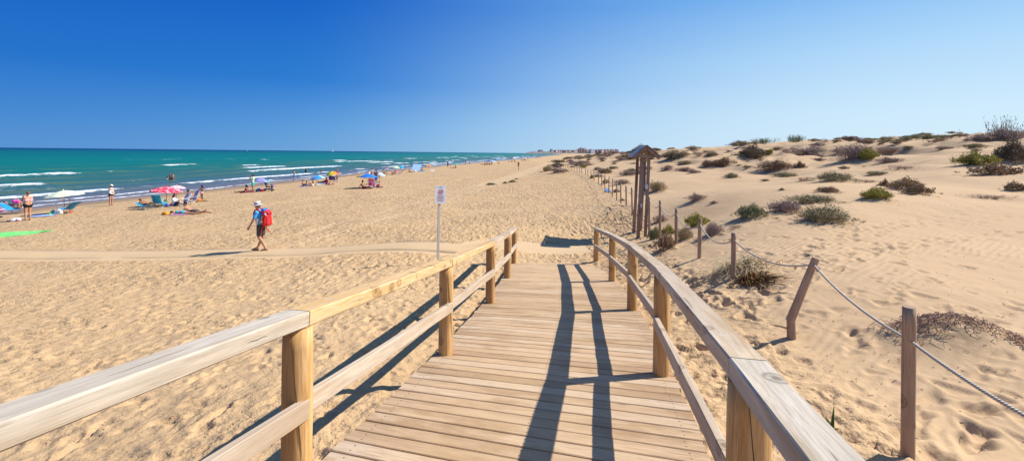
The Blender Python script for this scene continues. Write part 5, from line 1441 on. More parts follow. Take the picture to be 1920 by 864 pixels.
# standing / walking
folk(52, 413, 52, LEFT - .25, 'phone', 'person with short reddish hair standing in black swim bottoms holding a phone up', 'tan', 'auburn', hh=1.66, bottom=('brief', 'black'), bra='palepink', girth=1.28, sh='f')
folk(31, 399, 26, RIGHT + 2.2, 'bend', 'person in pink swim bottoms bending down behind the blue lounger', 'tan', 'black', hh=1.6, bottom=('brief', 'pink'), sh='f', girth=1.1)
folk(208, 385, 33, RIGHT, 'point', 'person in white cap and black bathing suit walking at the water edge', 'tan', 'brown', hh=1.6, bottom=('brief', 'black'), bra='white', vest=True, cap='white', girth=1.18, sh='f')
folk(378.5, 376, 29, LEFT, 'hug', 'dark haired child in pale pink bottoms standing behind the striped chairs', 'dark', 'black', bottom=('brief', 'palepink'), longhair=True)
folk(474, 360, 30, LEFT + .3, 'phone', 'person in pale lime shirt and turquoise shorts standing by the purple parasol', 'brown', 'brown', hh=1.78, top='lime', bottom=('shorts', 'green'))
folk(551.5, 341.5, 24, LEFT + .4, 'akimbo', 'person in blue shorts with hands on hips at the water edge', 'tan', 'black', hh=1.8, bottom=('shorts', 'blue'))
folk(632, 342, 16, AWAY, 'akimbo', 'bare backed person standing right under the rainbow parasol', 'tan', 'black', bottom=('brief', 'navy'), sh='f')
folk(705, 346, 19, AWAY, 'stand', 'person in long blue shorts standing under the blue and yellow parasol', 'brown', 'black', hh=1.75, bottom=('long', 'blue'))
folk(712, 337, 17, TOWARD, 'stand', 'person in a straw coloured hat standing behind the grey-blue parasol', 'fair', 'grey', top='white', bottom=('shorts', 'sand'), cap='sand')
folk(726, 327.5, 16, LEFT + .2, 'stand', 'person with an orange towel over the back standing at the water edge', 'tan', 'black', top='orange', bottom=('shorts', 'turq'))
for (x, b, h, col, hr, lab) in [(692, 336, 16, 'white', 'auburn', 'person in white with reddish hair, leftmost of the row behind the blue and yellow parasol'),
                              (697, 334, 18, None, 'black', 'bare chested person, tallest of the row behind the blue and yellow parasol'),
                              (703, 333, 14, 'palepink', 'black', 'dark haired person in pale pink in the row behind the parasols'),
                              (708, 333, 16, 'cyan', 'black', 'person in pale blue at the right end of the row behind the parasols')]:
    folk(x, b, h, LEFT, 'stand', lab, 'tan', hr, top=col, bottom=('shorts', 'maroon' if x == 697 else 'white'))
folk(839.5, 314, 11, AWAY, 'stand', 'dark figure standing at the water left of the green parasol', 'dark', 'black', bottom=('long', 'maroon'))
folk(873, 309, 8.5, LEFT, 'walk', 'left one of two people walking near the water', 'brown', 'black', bottom=('shorts', 'navy'))
folk(880.5, 308.5, 8.5, LEFT, 'walk', 'right one of two people walking near the water', 'tan', 'black', bottom=('shorts', 'maroon'))
# in the water
folk(319, 338, 16, AWAY, 'hug', 'left one of two bathers standing close together in the surf', 'fair', 'brown', sea=True, deep=.62, bottom=('brief', 'red'), sh='f')
folk(323.8, 338, 15, AWAY + .4, 'hug', 'right one of two bathers standing close together in the surf', 'tan', 'black', sea=True, deep=.60, bottom=('brief', 'maroon'))
folk(313.5, 335, 3, LEFT, 'stand', 'head of a swimmer beside the two bathers in the surf', 'tan', 'black', sea=True, deep=1.40)
folk(573.5, 322.5, 9, AWAY, 'stand', 'bather in black trunks standing hip deep in the sea', 'brown', 'black', sea=True, deep=.80, bottom=('shorts', 'black'))
folk(602, 322, 5, TOWARD, 'stand', 'bather chest deep in the sea between two parasols', 'tan', 'brown', sea=True, deep=1.12)
folk(632.5, 325, 11, LEFT, 'akimbo', 'bather standing in the shallows above the rainbow parasol', 'brown', 'black', sea=True, deep=.45, bottom=('brief', 'maroon'))
for i, (x, b) in enumerate([(952, 293.6), (966, 293.4), (980, 292.2), (958, 300)]):
    folk(x, b, 4, AWAY, 'stand', 'bather far off in the surf, too small to tell from the others', 'brown', 'black', sea=True, deep=.7, hh=1.7, group='bathers far off in the surf')
# sitting and lying
folk(26, 399.5, 20, RIGHT + .1, 'recline', 'dark haired person lying back on the blue lounger at the frame edge', 'tan', 'black', hh=1.72, bottom=('brief', 'black'), girth=1.08)
folk(273, 392, 12, LEFT + 2.9, 'recline', 'dark haired person lying low in the turquoise reclining chair', 'brown', 'black', hh=1.5, bottom=('brief', 'purple'))
folk(328, 386, 19, RIGHT + .2, 'sit', 'person with a dark topknot in a white shirt sitting by the striped chair', 'tan', 'black', hh=1.7, top='white', bottom=('shorts', 'navy'), longhair=2)
folk(354.5, 380, 12, RIGHT + .5, 'chair', 'person sitting between the two striped beach chairs', 'brown', 'black', hh=1.6, bottom=('brief', 'navy'), bra='navy')
folk(370, 377.5, 5, LEFT, 'prone', 'person in orange lying face down beyond the striped chairs', 'tan', 'brown', hh=1.5, top='orange', bottom=('shorts', 'orange'))
folk(342, 401.5, 7, LEFT, 'prone', 'person lying face down on the pink towel next to the orange bag', 'tan', 'brown', hh=1.62, bottom=('brief', 'turq'), bra='turq', sh='f')
folk(362, 400, 19, LEFT, 'elbows', 'person in black shorts lying on the elbows with one foot raised', 'tan', 'black', hh=1.82, bottom=('shorts', 'charcoal'), girth=1.05)
folk(459, 361.5, 14, LEFT + .3, 'sitlong', 'person with long dark hair and a blue cap sitting on the red towel', 'brown', 'black', hh=1.65, bottom=('brief', 'maroon'), bra='maroon', longhair=True, cap='navy', sh='f')
folk(568.3, 349.3, 11.5, RIGHT + .2, 'sit', 'left one of the two sitting figures left of the blue striped parasol', 'tan', 'black', bottom=('brief', 'maroon'), bra='red', sh='f')
folk(574.4, 349, 9.5, LEFT + .4, 'sit', 'right, smaller one of the two sitting figures left of the blue striped parasol', 'dark', 'black', bottom=('shorts', 'navy'))
folk(586.5, 348.5, 12, LEFT + .8, 'sit', 'big sitting figure directly under the blue striped parasol', 'tan', 'brown', bottom=('shorts', 'white'), girth=1.2)
folk(606, 342.5, 5, RIGHT, 'elbows', 'dark haired figure lying on the elbows on a blue mat', 'dark', 'black', hh=1.6, top='black', bottom=('long', 'black'))
folk(614, 346.5, 7, RIGHT, 'prone', 'figure lying across the pale mat in front of the rainbow parasol', 'fair', 'auburn', hh=1.65, bottom=('brief', 'maroon'), bra='maroon')
folk(612.5, 344, 7, AWAY, 'sit', 'figure with thick dark hair sitting low behind the pale mat', 'fair', 'black', hh=1.4, top='maroon', bottom=('shorts', 'maroon'), longhair=True)
folk(622, 340, 9.5, RIGHT + .4, 'chair', 'figure in the purple chair under the rainbow parasol', 'brown', 'black', hh=1.6, bottom=('shorts', 'purple'), bra='purple', longhair=2)
folk(682, 354, 15, RIGHT - .2, 'sitlong', 'bare backed figure with red shorts sitting under the blue and yellow parasol', 'brown', 'black', hh=1.8, bottom=('shorts', 'maroon'), girth=1.22)
folk(710.5, 351.5, 10, LEFT, 'sit', 'child in bright red sitting right of the pink dotted chair', 'tan', 'brown', top=None, bottom=('long', 'red'), hh=1.3)
folk(719.8, 326, 8, RIGHT, 'sit', 'figure sitting left of the person with the orange towel', 'tan', 'black', bottom=('brief', 'maroon'))
folk(739, 327, 6.5, LEFT, 'sit', 'figure sitting by the left of the two red chairs', 'brown', 'black', top='maroon', bottom=('shorts', 'purple'))
folk(743, 325.5, 6, LEFT, 'crouch', 'figure in bright pink crouching between the red chairs', 'tan', 'black', top='pink', bottom=('shorts', 'pink'), hh=1.35)
folk(768, 323, 5.5, RIGHT, 'sitlong', 'dark figure sitting left of the pale blue beach shade', 'dark', 'black', bottom=('brief', 'black'))
folk(784, 320, 5, RIGHT, 'prone', 'figure lying under the pale blue beach shade', 'brown', 'black', top='navy', bottom=('brief', 'navy'), hh=1.7)
folk(791, 320, 6.5, LEFT, 'sit', 'reddish figure sitting right of the pale blue beach shade', 'tan', 'auburn', bottom=('brief', 'maroon'))
folk(850, 315.5, 3, LEFT, 'prone', 'figure lying in front of the green parasol', 'tan', 'brown', hh=1.7, bottom=('brief', 'red'))
folk(854, 314.5, 4.5, TOWARD, 'sit', 'dark figure sitting under the green parasol', 'dark', 'black', bottom=('brief', 'maroon'))
for (x, b, c) in [(912, 310, 'maroon'), (915, 308, 'maroon'), (918, 310, 'navy'), (922, 309, 'red'), (909, 309.5, 'black')]:
    folk(x, b, 6, LEFT, 'sit', 'small figure sitting in the crowd under the far blue and white parasols', 'brown', 'black', hh=1.7, bottom=('shorts', c), group='sitters under the far blue and white parasols')
for (x, b, k) in [(960, 303.8, 'sit'), (964, 303.6, 'sit'), (967, 303.6, 'prone'), (960, 299.6, 'stand'), (964, 299.4, 'stand'), (978, 301.6, 'sit'), (985, 301.6, 'sit'), (989, 300.6, 'stand'), (985.5, 299, 'stand'), (983, 301, 'sit'), (991, 301, 'prone'),
                  (1003.5, 296.8, 'stand'), (1006, 296.6, 'stand'), (1008, 297, 'sit'), (1010.5, 296.4, 'stand'), (1012, 296.2, 'stand'), (1021.5, 293.4, 'stand'), (1036, 292, 'stand')]:
    folk(x, b, 4, rq.random() * 6, k, 'tiny figure in the distance where the beach narrows, beyond the marker post', rq.choice(['brown', 'tan', 'dark']), 'black', hh=1.7, bottom=('shorts', rq.choice(['maroon', 'navy', 'red', 'white'])), group='tiny figures beyond the marker post')

# ================================================================== PARASOLS, CHAIRS, BAGS
def parasol(px, base, wpx, toppx, cols, label, tilt=(0, 0), drop=.26, pole=(.72, .74, .74), thick=.0, finial=True, lean=(0, 0)):
    p = P(px, base); s = p.y / F; R_ = wpx * s / 2; Ht = (base - toppx) * s
    t = empty('parasol', p, 0, label, 'parasol')
    q = t
    MB().tube([(0, 0, -.3), (lean[0] * .5, 0, Ht * .5), (lean[0], 0, Ht)], .016, 10).build('pole', cm('pole' + str(pole), pole, rough=.35), q)
    n = 8; rings = 7; sub = 3; vs = []; fs = []; mi = []; N = n * sub
    Rt = Euler((tilt[0], tilt[1], .3)).to_matrix()
    for layer, off in ((0, 0), (1, -.012)):
        for i in range(rings + 1):
            u = i / rings
            for k in range(N):
                th = 2 * PI * k / N; f = (k % sub) / sub; sc = 1 - .05 * math.sin(PI * f) * u ** 2 * 2
                r = R_ * u * (1.12 - .12 * u) * sc; z = -drop * R_ * 1.55 * u ** 1.45 - .03 * math.sin(PI * f) * u + off
                v = Rt @ V3((r * math.cos(th), r * math.sin(th), z)); vs.append(v + V3((lean[0], 0, Ht)))
    o2 = (rings + 1) * N
    for i in range(rings):
        for k in range(N):
            a = i * N + k; b = i * N + (k + 1) % N
            fs.append((a, a + N, b + N, b)); mi.append((k // sub) % len(cols))
            fs.append((o2 + b, o2 + b + N, o2 + a + N, o2 + a)); mi.append((k // sub) % len(cols))
    for k in range(N):
        a = rings * N + k; b = rings * N + (k + 1) % N; fs.append((a, o2 + a, o2 + b, b)); mi.append((k // sub) % len(cols))
    mats = [c if isinstance(c, bpy.types.Material) else cm('canvas' + str(c), c, rough=.75, var=.06, trans=0) for c in cols]
    cn = mesh_obj('canopy', vs, fs, None, t, True, mats, mi)
    rb = MB()
    for k in range(n):
        th = 2 * PI * k / n; pts = [Rt @ V3((R_ * u * (1.10 - .12 * u) * math.cos(th), R_ * u * (1.10 - .12 * u) * math.sin(th), -drop * R_ * 1.55 * u ** 1.45 - .024)) + V3((lean[0], 0, Ht)) for u in (0, .3, .6, .85, 1)]
        rb.tube(pts, .004, 4)
    rb.build('ribs', cm('rib', (.5, .5, .5)), t)
    if finial: MB().lathe([(.02, 0), (.03, .03), (.012, .09)], 8, (lean[0], 0, Ht)).build('finial', mats[0], t)
    return t, p, Ht
def splotch(name, a, b, sc, thr=.5):
    m, nt, bs = NT(name); v = noise(nt, coord(nt), sc, 2, .5)
    nt.links.new(mix(nt, ramp(nt, [(thr - .02, 0.0), (thr + .02, 1.0)], v).outputs[0], a, b), bs.inputs['Base Color']); bs.inputs['Roughness'].default_value = .8; return m
def stripes(name, a, b, sc, axis='X'):
    m, nt, bs = NT(name); w_ = nt.nodes.new('ShaderNodeTexWave'); w_.bands_direction = axis; w_.inputs['Scale'].default_value = sc; nt.links.new(coord(nt), w_.inputs['Vector'])
    nt.links.new(mix(nt, ramp(nt, [(.48, 0.0), (.52, 1.0)], w_.outputs['Fac']).outputs[0], a, b), bs.inputs['Base Color']); bs.inputs['Roughness'].default_value = .8; return m
redf = splotch('red_floral', (.75, .03, .08), (.80, .45, .50), 4.5, .56)
t, p, Ht = parasol(118, 400, 62, 357, [(.66, .74, .50), (.70, .76, .56)], 'pale green parasol on a white pole over the teal and white bags', (.0, -.13), .22, (.8, .82, .8))
MB().lathe([(.045, 0), (.06, .08), (.03, .30)], 10, (0, 0, Ht - .62)).build('tilt_sleeve', cm('sleeve', (.78, .74, .66)), t)
MB().lathe([(.035, 0), (.035, .06)], 10, (0, 0, Ht * .5)).build('clamp', cl('red'), t)
MB().lathe([(.06, -.02), (.05, .06), (.03, .10)], 10).build('ground_spike', cl('red'), t)
parasol(312, 385, 55, 350, [redf], 'bright red patterned parasol, the lower of an overlapping pair', (0, .06), .2, (.1, .1, .1))
parasol(331, 380, 31, 347.5, [splotch('pink_floral', (.72, .35, .42), (.66, .60, .68), 5, .5)], 'faded pink parasol behind the bright red one', (0, .05), .2, (.15, .15, .15))
parasol(490, 356, 24, 334, [(.22, .20, .60), (.36, .34, .70)], 'violet parasol beside the stroller', (0, .1), .3, (.3, .3, .4))
parasol(594, 347, 28, 328.8, [(.04, .28, .72), (.35, .55, .80), (.08, .36, .76)], 'parasol striped in light and mid blue', (0, -.16), .3)
RB = [(.75, .05, .20), (.10, .25, .7), (.05, .45, .6), (.06, .42, .08), (.16, .55, .05), (.80, .70, .04), (.80, .34, .03), (.78, .10, .05)]
parasol(623, 341, 25, 321, RB, 'rainbow coloured parasol near the water', (0, -.14), .36)
BY = [(.02, .16, .60), (.80, .60, .04), (.80, .60, .04), (.78, .44, .03), (.80, .52, .03), (.02, .17, .62), (.02, .16, .60), (.02, .18, .62)]
parasol(688, 352, 38, 325.2, BY, 'large parasol half blue and half yellow', (0, .02), .22)
parasol(712, 344, 22, 323.4, [(.36, .48, .66), (.42, .54, .70)], 'grey-blue parasol overlapping the blue and yellow one', (0, .14), .3)
parasol(742, 326, 15, 311.6, [(.62, .74, .38), (.68, .78, .44)], 'light green parasol touching a teal-blue one', (0, 0), .28)
parasol(752.5, 326, 13, 310.8, [(.01, .30, .55), (.02, .34, .6)], 'teal-blue parasol touching a light green one', (0, .2), .36)
parasol(796, 318, 10, 307.5, [(.38, .54, .78)], 'pale blue parasol left of the red and yellow one', (0, 0), .2)
parasol(803, 319, 12, 307.6, [(.70, .03, .03), (.80, .55, .04), (.70, .03, .03), (.1, .4, .2)], 'parasol in red and yellow wedges', (0, .16), .5)
parasol(854.5, 314.8, 11, 305.8, [(.02, .45, .24), (.03, .50, .28)], 'green parasol alone by the water', (0, .06), .22)
for (x, b, tp, c, lab) in [(917, 309, 300, (.03, .14, .62), 'deep blue parasol, left one in the far cluster'), (923, 307.5, 300.6, (.70, .72, .80), 'white parasol in the middle of the far cluster'), (930.5, 307, 297.6, (.03, .28, .68), 'bright blue parasol, right one in the far cluster'),
                           (963, 302.5, 295, (.78, .78, .78), 'white parasol beyond the far cluster near the marker post'), (984.5, 301, 295, (.78, .76, .74), 'white parasol farthest along the beach'),
                           (925.5, 308, 301.5, (.55, .58, .8), 'pale violet parasol low in the far cluster')]:
    parasol(x, b, 8.5 if x < 940 else 6.5, tp, [c], lab, (0, 0), .3)

def sling(px, base, w, h, yaw, fab, frame, label, name='beach_chair', back=1.1, low=.22, cat='beach chair', seatl=.45):
    p = P(px, base); t = empty(name, p, yaw, label, cat); wd = w / 2; fr = cm('tube' + str(frame), frame, rough=.35)
    ba = back; bt = V3((0, -.12 - h * math.cos(ba), low + h * math.sin(ba))); s0 = V3((0, -.12, low)); s1 = V3((0, seatl, low + .08))
    def sheet(a, b, nm):
        d = (b - a); n = 6; vs = []; fs = []; up_ = V3((1, 0, 0)).cross(d).normalized()
        for off in (0, .012):
            for i in range(n + 1):
                u = i / n; c = a + d * u - up_ * (.05 * math.sin(PI * u)) + up_ * off
                vs += [c + V3((-wd + .015, 0, 0)), c + V3((wd - .015, 0, 0))]
        o_ = 2 * (n + 1)
        for i in range(n):
            k = 2 * i; fs += [(k, k + 1, k + 3, k + 2), (o_ + k + 2, o_ + k + 3, o_ + k + 1, o_ + k), (k, k + 2, o_ + k + 2, o_ + k), (k + 1, o_ + k + 1, o_ + k + 3, k + 3)]
        mesh_obj(nm, vs, fs, fab, t, True)
    sheet(s0, bt, 'backrest'); sheet(s0, s1, 'seat')
    for s in (-1, 1):
        x = V3((wd * s, 0, 0)); MB().tube([s1 + x, s0 + x, bt + x], .013, 6).build('side_rail', fr, t)
        MB().tube([s1 + x - V3((0, .05, 0)), V3((wd * s, -.18, .0))], .012, 6).build('leg', fr, t); MB().tube([s0 + x + V3((0, .02, -.01)), V3((wd * s, seatl - .05, .0))], .012, 6).build('leg', fr, t)
        if back > .8: MB().tube([s0 + x + V3((0, -.12, .30)), s0 + x + V3((0, .35, .26)), s1 + x - V3((0, .02, .0))], .014, 6).build('armrest', fr, t)
    MB().tube([bt + V3((-wd, 0, 0)), bt + V3((wd, 0, 0))], .013, 6).build('crossbar', fr, t)
    return t
turq = cl('turq'); blu = cm('loungerblue', (.02, .26, .58), rough=.7)
sling(24, 400.5, .58, .85, RIGHT + .1, blu, (.62, .68, .72), 'blue lounger at the frame edge with a person lying on it', 'lounger', .55, .26, 'lounger', .95)
sling(126, 397, .56, .85, LEFT - .1, blu, (.10, .12, .16), 'empty blue lounger with raised back, right of the pale green parasol', 'lounger', .66, .18, 'lounger', .5)
sling(273, 392.5, .58, .6, LEFT + 2.9, turq, (.55, .75, .8), 'turquoise chair tipped back low, with a person in it', 'beach_chair', .35, .24, 'beach chair', .55)
sling(297, 389, .60, .66, AWAY + .15, cm('turqc', (.03, .36, .50)), (.10, .50, .70), 'upright turquoise beach chair seen from behind', 'beach_chair', 1.25, .26)
sling(344, 385, .55, .68, RIGHT - 2.0, stripes('stripe_navy', (.05, .10, .35), (.75, .78, .82), 9, 'Z'), (.7, .72, .75), 'beach chair striped in navy and white', 'beach_chair', 1.15, .22)
sling(361, 382, .55, .78, LEFT + 1.0, stripes('stripe_blue', (.14, .20, .48), (.45, .50, .70), 14, 'X'), (.55, .57, .6), 'tall blue beach chair with thin stripes, right of the navy and white one', 'beach_chair', 1.2, .26)
sling(697.5, 353.6, .62, .78, AWAY, splotch('pink_dots', (.72, .03, .22), (.82, .66, .72), 9, .56), (.5, .5, .5), 'pink dotted chair under the blue and yellow parasol', 'beach_chair', 1.3, .28)
sling(621, 341, .55, .6, AWAY + .3, cl('purple'), (.6, .6, .6), 'purple beach chair left of a second one', 'beach_chair', 1.2, .24)
sling(628, 340.6, .5, .6, AWAY - .3, cm('violetchair', (.13, .10, .50)), (.75, .75, .78), 'violet and white beach chair right of a purple one', 'beach_chair', 1.1, .24)
sling(737, 328, .6, .6, RIGHT, cl('maroon'), (.5, .5, .5), 'dark red beach chair, left of two', 'beach_chair', 1.1, .24)
sling(751, 326.6, .6, .75, LEFT, stripes('redstripe', (.40, .05, .10), (.45, .35, .5), 10), (.3, .2, .3), 'red beach chair with raised back, right of two', 'beach_chair', .9, .24)

def heap(px, base, wpx, hpx, col, label, name='bag', cat='bag', handles=True, sd=0, strap=None):
    p = P(px, base); s = p.y / F; w, h = wpx * s, hpx * s; t = empty(name, p, rq.random() * .6, label, cat)
    r = random.Random(sd + int(px)); M = MB()
    for k in range(6): M.ball((w * .28 * (r.random() - .5) * 2, w * .18 * (r.random() - .5), h * (.28 + .22 * r.random())), (w * .25 * (.7 + .5 * r.random()), w * .22, h * .42), 10, 7)
    M.caps((-w * .32, 0, h * .22), (w * .32, 0, h * .22), h * .24, h * .24, 8)
    blob(M, 'bag_body' if handles else 'cloth_pile', col if isinstance(col, bpy.types.Material) else cm('bag' + str(col), col, rough=.7, var=.15, scale=8), t, max(.012, w / 50), 2)
    if handles:
        for y in (-w * .1, w * .1): MB().tube([(-w * .18, y, h * .62), (-w * .12, y, h * .95), (w * .12, y, h * .95), (w * .18, y, h * .62)], .008, 5).build('handle', strap or cl('white'), t)
    return t
heap(100, 401, 9, 9, (.20, .58, .60), 'teal beach bag, left of the white one', sd=1)
heap(110, 401.5, 13, 11, (.70, .70, .62), 'white beach bag at the foot of the pale green parasol', sd=2)
heap(92, 402.5, 11, 4, (.05, .55, .08), 'bright green folded cloth lying on the blue mat', 'folded_cloth', 'cloth', False, 3)
heap(30, 415, 17, 7.5, splotch('pile_pink', (.80, .80, .80), (.70, .25, .50), 7, .58), 'white and pink towel heap by the standing person\'s feet', 'towel_heap', 'towel', False, 4)
heap(40.5, 413.5, 5, 3, (.02, .35, .35), 'small teal bundle right of the white and pink towel heap', 'bundle', 'bundle', False, 5)
heap(16, 415, 9, 2, (.02, .25, .20), 'flat dark green bundle left of the white and pink towel heap', 'bundle', 'bundle', False, 6)
heap(2, 407.5, 6, 3.6, (.05, .03, .03), 'dark brown bag at the very edge of the frame', sd=7)
heap(310, 403, 15, 7.5, (.72, .33, .02), 'orange bag beside the sunbathers', sd=8, strap=cl('yellow'))
heap(307, 387, 6, 9, splotch('bag_pinkwhite', (.75, .30, .50), (.78, .78, .80), 9), 'pink and white bag right of the upright turquoise chair', sd=9)
heap(313.5, 388, 7, 8, (.10, .13, .42), 'navy bag under the red parasol', sd=10)
heap(322.5, 386.5, 7, 7, splotch('bag_red', (.62, .06, .10), (.78, .76, .78), 10), 'red and white bag left of the navy and white striped chair', sd=11)
heap(311.5, 379, 8, 7, (.30, .33, .04), 'olive yellow bag hanging low on the red parasol pole', sd=12)
heap(318, 386.5, 5, 4, (.72, .72, .75), 'small white bag between the navy and the red bag', sd=13)
heap(482.5, 359.5, 5, 7, (.03, .20, .08), 'dark green bag, leftmost of those by the stroller', sd=14)
heap(487, 359.5, 8, 9, splotch('bag_blue', (.08, .10, .42), (.25, .40, .75), 6), 'blue bag between the dark green and the red one', sd=15)
heap(491, 359.5, 6, 6, (.50, .02, .04), 'red bag left of the stroller', sd=16)
heap(703.8, 351, 4, 11, (.05, .38, .72), 'bright blue bag right of the pink dotted chair', sd=17)
heap(693, 353, 7, 4, (.04, .05, .10), 'dark bag on the sand left of the pink dotted chair', sd=18)
heap(779, 322.5, 3.4, 4, (.78, .78, .80), 'white box-like bag left of the pale blue beach shade', sd=19)
heap(935, 306.8, 3.4, 3.4, (.62, .04, .04), 'red bag right of the far parasol cluster', sd=20)
heap(903, 308.6, 5, 1.8, (.62, .05, .05), 'red bundle on the sand left of the far parasol cluster', 'bundle', 'bundle', False, 21)
heap(954.5, 303.6, 2.6, 2, (.14, .18, .35), 'blue bundle left of the far sitting figures', 'bundle', 'bundle', False, 22)

def towel(pts, mat, label, cat='towel', name='towel', th=.02):
    """cloth spread on the sand between four photo points"""
    q = [P(*a) for a in pts]; n = 10; c = sum(q, V3((0, 0, 0))) / 4; vs = []; fs = []
    for lay in (0, 1):
        for i in range(n + 1):
            for j in range(n + 1):
                u, v = i / n, j / n; p_ = q[0].lerp(q[1], u).lerp(q[3].lerp(q[2], u), v)
                zz = gz(p_.x, p_.y) + .012 + th * (1 - lay) + .012 * math.sin(u * 9 + v * 5) * (1 - lay)
                vs.append((p_.x - c.x, p_.y - c.y, zz - c.z))
    m_ = (n + 1) ** 2
    for i in range(n):
        for j in range(n):
            a = i * (n + 1) + j; fs += [(a, a + n + 1, a + n + 2, a + 1), (m_ + a + 1, m_ + a + n + 2, m_ + a + n + 1, m_ + a)]
    for i in range(n):
        for (a, b) in ((i, i + 1), (n * (n + 1) + i, n * (n + 1) + i + 1), (i * (n + 1), (i + 1) * (n + 1)), (i * (n + 1) + n, (i + 1) * (n + 1) + n)): fs.append((a, b, b + m_, a + m_))
    o = mesh_obj(name, vs, fs, mat, None, True); o.location = c; return setp(o, label, cat)
towel([(-14, 447), (60, 439.5), (100, 432), (-6, 437)], splotch('green_weave', (.12, .62, .12), (.26, .74, .22), 5, .5), 'bright green beach mat lying on empty sand', 'beach mat', 'beach_mat')
towel([(52, 408), (96, 405.6), (112, 401), (66, 402)], stripes('matstripe', (.10, .20, .60), (.62, .70, .78), 3.5, 'X'), 'blue and white striped mat behind the standing person', 'beach mat', 'beach_mat')
towel([(318, 404.5), (354, 403), (352, 399), (322, 399.5)], cm('towelpink', (.62, .30, .45)), 'pink towel under the person lying next to the orange bag')
towel([(352, 402.5), (374, 400), (370, 396), (348, 397)], cm('towelviolet', (.36, .32, .62)), 'violet towel under the person lying on the elbows')
towel([(450, 362.5), (478, 360.6), (476, 358), (452, 358.5)], cl('maroon'), 'dark red towel under the sitting person with the blue cap')
towel([(360, 379.5), (388, 376.6), (382, 374), (362, 375)], cl('yellow'), 'yellow towel under the person lying beyond the striped chairs')
towel([(563, 350.6), (578, 350), (577, 347.5), (565, 347.8)], cm('towelblue', (.25, .28, .62)), 'blue towel under the two sitting figures left of the blue striped parasol')
towel([(592, 348.4), (612, 347.6), (612, 344.4), (596, 345)], cm('towelpale', (.62, .60, .48)), 'pale cream towel right of the blue striped parasol')
towel([(596, 344), (612, 343.4), (612, 341.6), (598, 342)], cm('towelmid', (.10, .20, .45)), 'blue mat under the dark figure lying on the elbows')
towel([(706, 352.6), (718, 351.8), (717, 350), (706, 350.6)], cm('toweldk', (.06, .05, .06)), 'dark cloth under the child in red')
towel([(805, 321), (817, 320.6), (816, 319.4), (807, 319.6)], cm('towelwhite', (.78, .78, .80)), 'white towel on the sand right of the red and yellow parasol')
towel([(785, 322), (796, 321.6), (795, 320.2), (786, 320.4)], cm('toweltq', (.02, .32, .48)), 'turquoise towel below the pale blue beach shade')
towel([(-12, 399), (12, 397.5), (12, 390), (-12, 391)], stripes('matpink', (.70, .06, .25), (.55, .70, .80), 4, 'Y'), 'pink and light blue air mattress at the frame edge', 'air mattress', 'air_mattress', .12)
# pale blue beach shade: a tilted awning on two sticks
p = P(781, 321); t = empty('sun_awning', p, 0, 'pale blue tilted beach shade on two sticks', 'awning'); s = p.y / F
M = MB(); M.box((0, 0, 0), (15 * s, 1.9, .03), Matrix.Rotation(.75, 3, 'X') @ Matrix.Rotation(.08, 3, 'Y')); o = M.build('awning', cm('shadeblue', (.36, .55, .80), scale=3), t); o.location = (0, 0, 7.2 * s)
for x in (-6.8 * s, 6.8 * s): MB().tube([(x, .6, -.1), (x, .6, 8.6 * s)], .02, 6).build('stick', cm('stick', (.5, .5, .5)), t)
# two wheeled folding trolley
p = P(125, 400); t = empty('folding_trolley', p, .25, 'folding trolley with a tall dark handle and red wheels', 'trolley')
dkm = cm('trolley_dark', (.04, .04, .05), rough=.4)
MB().tube([(-.16, 0, .06), (-.15, .02, .55), (-.14, .03, .98), (-.11, .03, 1.0), (.11, .03, 1.0), (.14, .03, .98), (.15, .02, .55), (.16, 0, .06)], .012, 8).build('handle_frame', dkm, t)
MB().tube([(-.15, .02, .55), (.15, .02, .55)], .012, 6).build('crossbar', dkm, t); MB().tube([(-.18, 0, .30), (.18, 0, .30)], .009, 6).build('crossbar', dkm, t); MB().box((0, -.12, .05), (.30, .24, .02)).build('foot_plate', dkm, t)
for x in (-.2, .2): MB().lathe([(.0, -.02), (.075, -.02), (.08, 0), (.075, .02), (0, .02)], 14, (x, .03, .08), Matrix.Rotation(PI / 2, 3, 'Y')).build('wheel', cl('red'), t)
# stroller
p = P(503, 358.5); t = empty('stroller', p, RIGHT + .2, 'dark baby stroller with a turquoise lined hood beside the bags', 'stroller')
MB().tube([(-.24, .38, .12), (-.24, -.05, .55), (-.24, -.45, 1.02), (.24, -.45, 1.02), (.24, -.05, .55), (.24, .38, .12)], .016, 8).build('chassis', dkm, t)
for x in (-.24, .24): MB().tube([(x, -.05, .55), (x, -.38, .12)], .016, 8).build('rear_strut', dkm, t)
for x, y, r in ((-.26, .40, .10), (.26, .40, .10), (-.27, -.40, .13), (.27, -.40, .13)):
    wh = MB().lathe([(r * .5, -.025), (r, -.025), (r, .025), (r * .5, .025)], 16, (x, y, r), Matrix.Rotation(PI / 2, 3, 'Y')).build('wheel', dkm, t); MB().lathe([(r * .45, -.027), (r * .48, .0), (r * .45, .027)], 12, (x, y, r), Matrix.Rotation(PI / 2, 3, 'Y')).build('rim', cm('rim', (.4, .4, .42)), wh)
M = MB(); M.box((0, .08, .42), (.40, .42, .06)); M.box((0, -.22, .66), (.40, .07, .52), Matrix.Rotation(.35, 3, 'X')); M.box((0, .34, .30), (.36, .06, .26), Matrix.Rotation(-.3, 3, 'X')); M.build('seat', cm('strollerseat', (.07, .06, .12)), t)
M = MB()
for k in range(5):
    a0 = .15 + k * .32; a1 = a0 + .32; M.add([(x, -.28 + r_2 * math.cos(a), .80 + r_2 * math.sin(a)) for x in (-.23, .23) for a in (a0, a1) for r_2 in (.34, .36)], [(1, 3, 7, 5), (0, 4, 6, 2), (0, 1, 5, 4), (2, 6, 7, 3), (0, 2, 3, 1), (4, 5, 7, 6)])
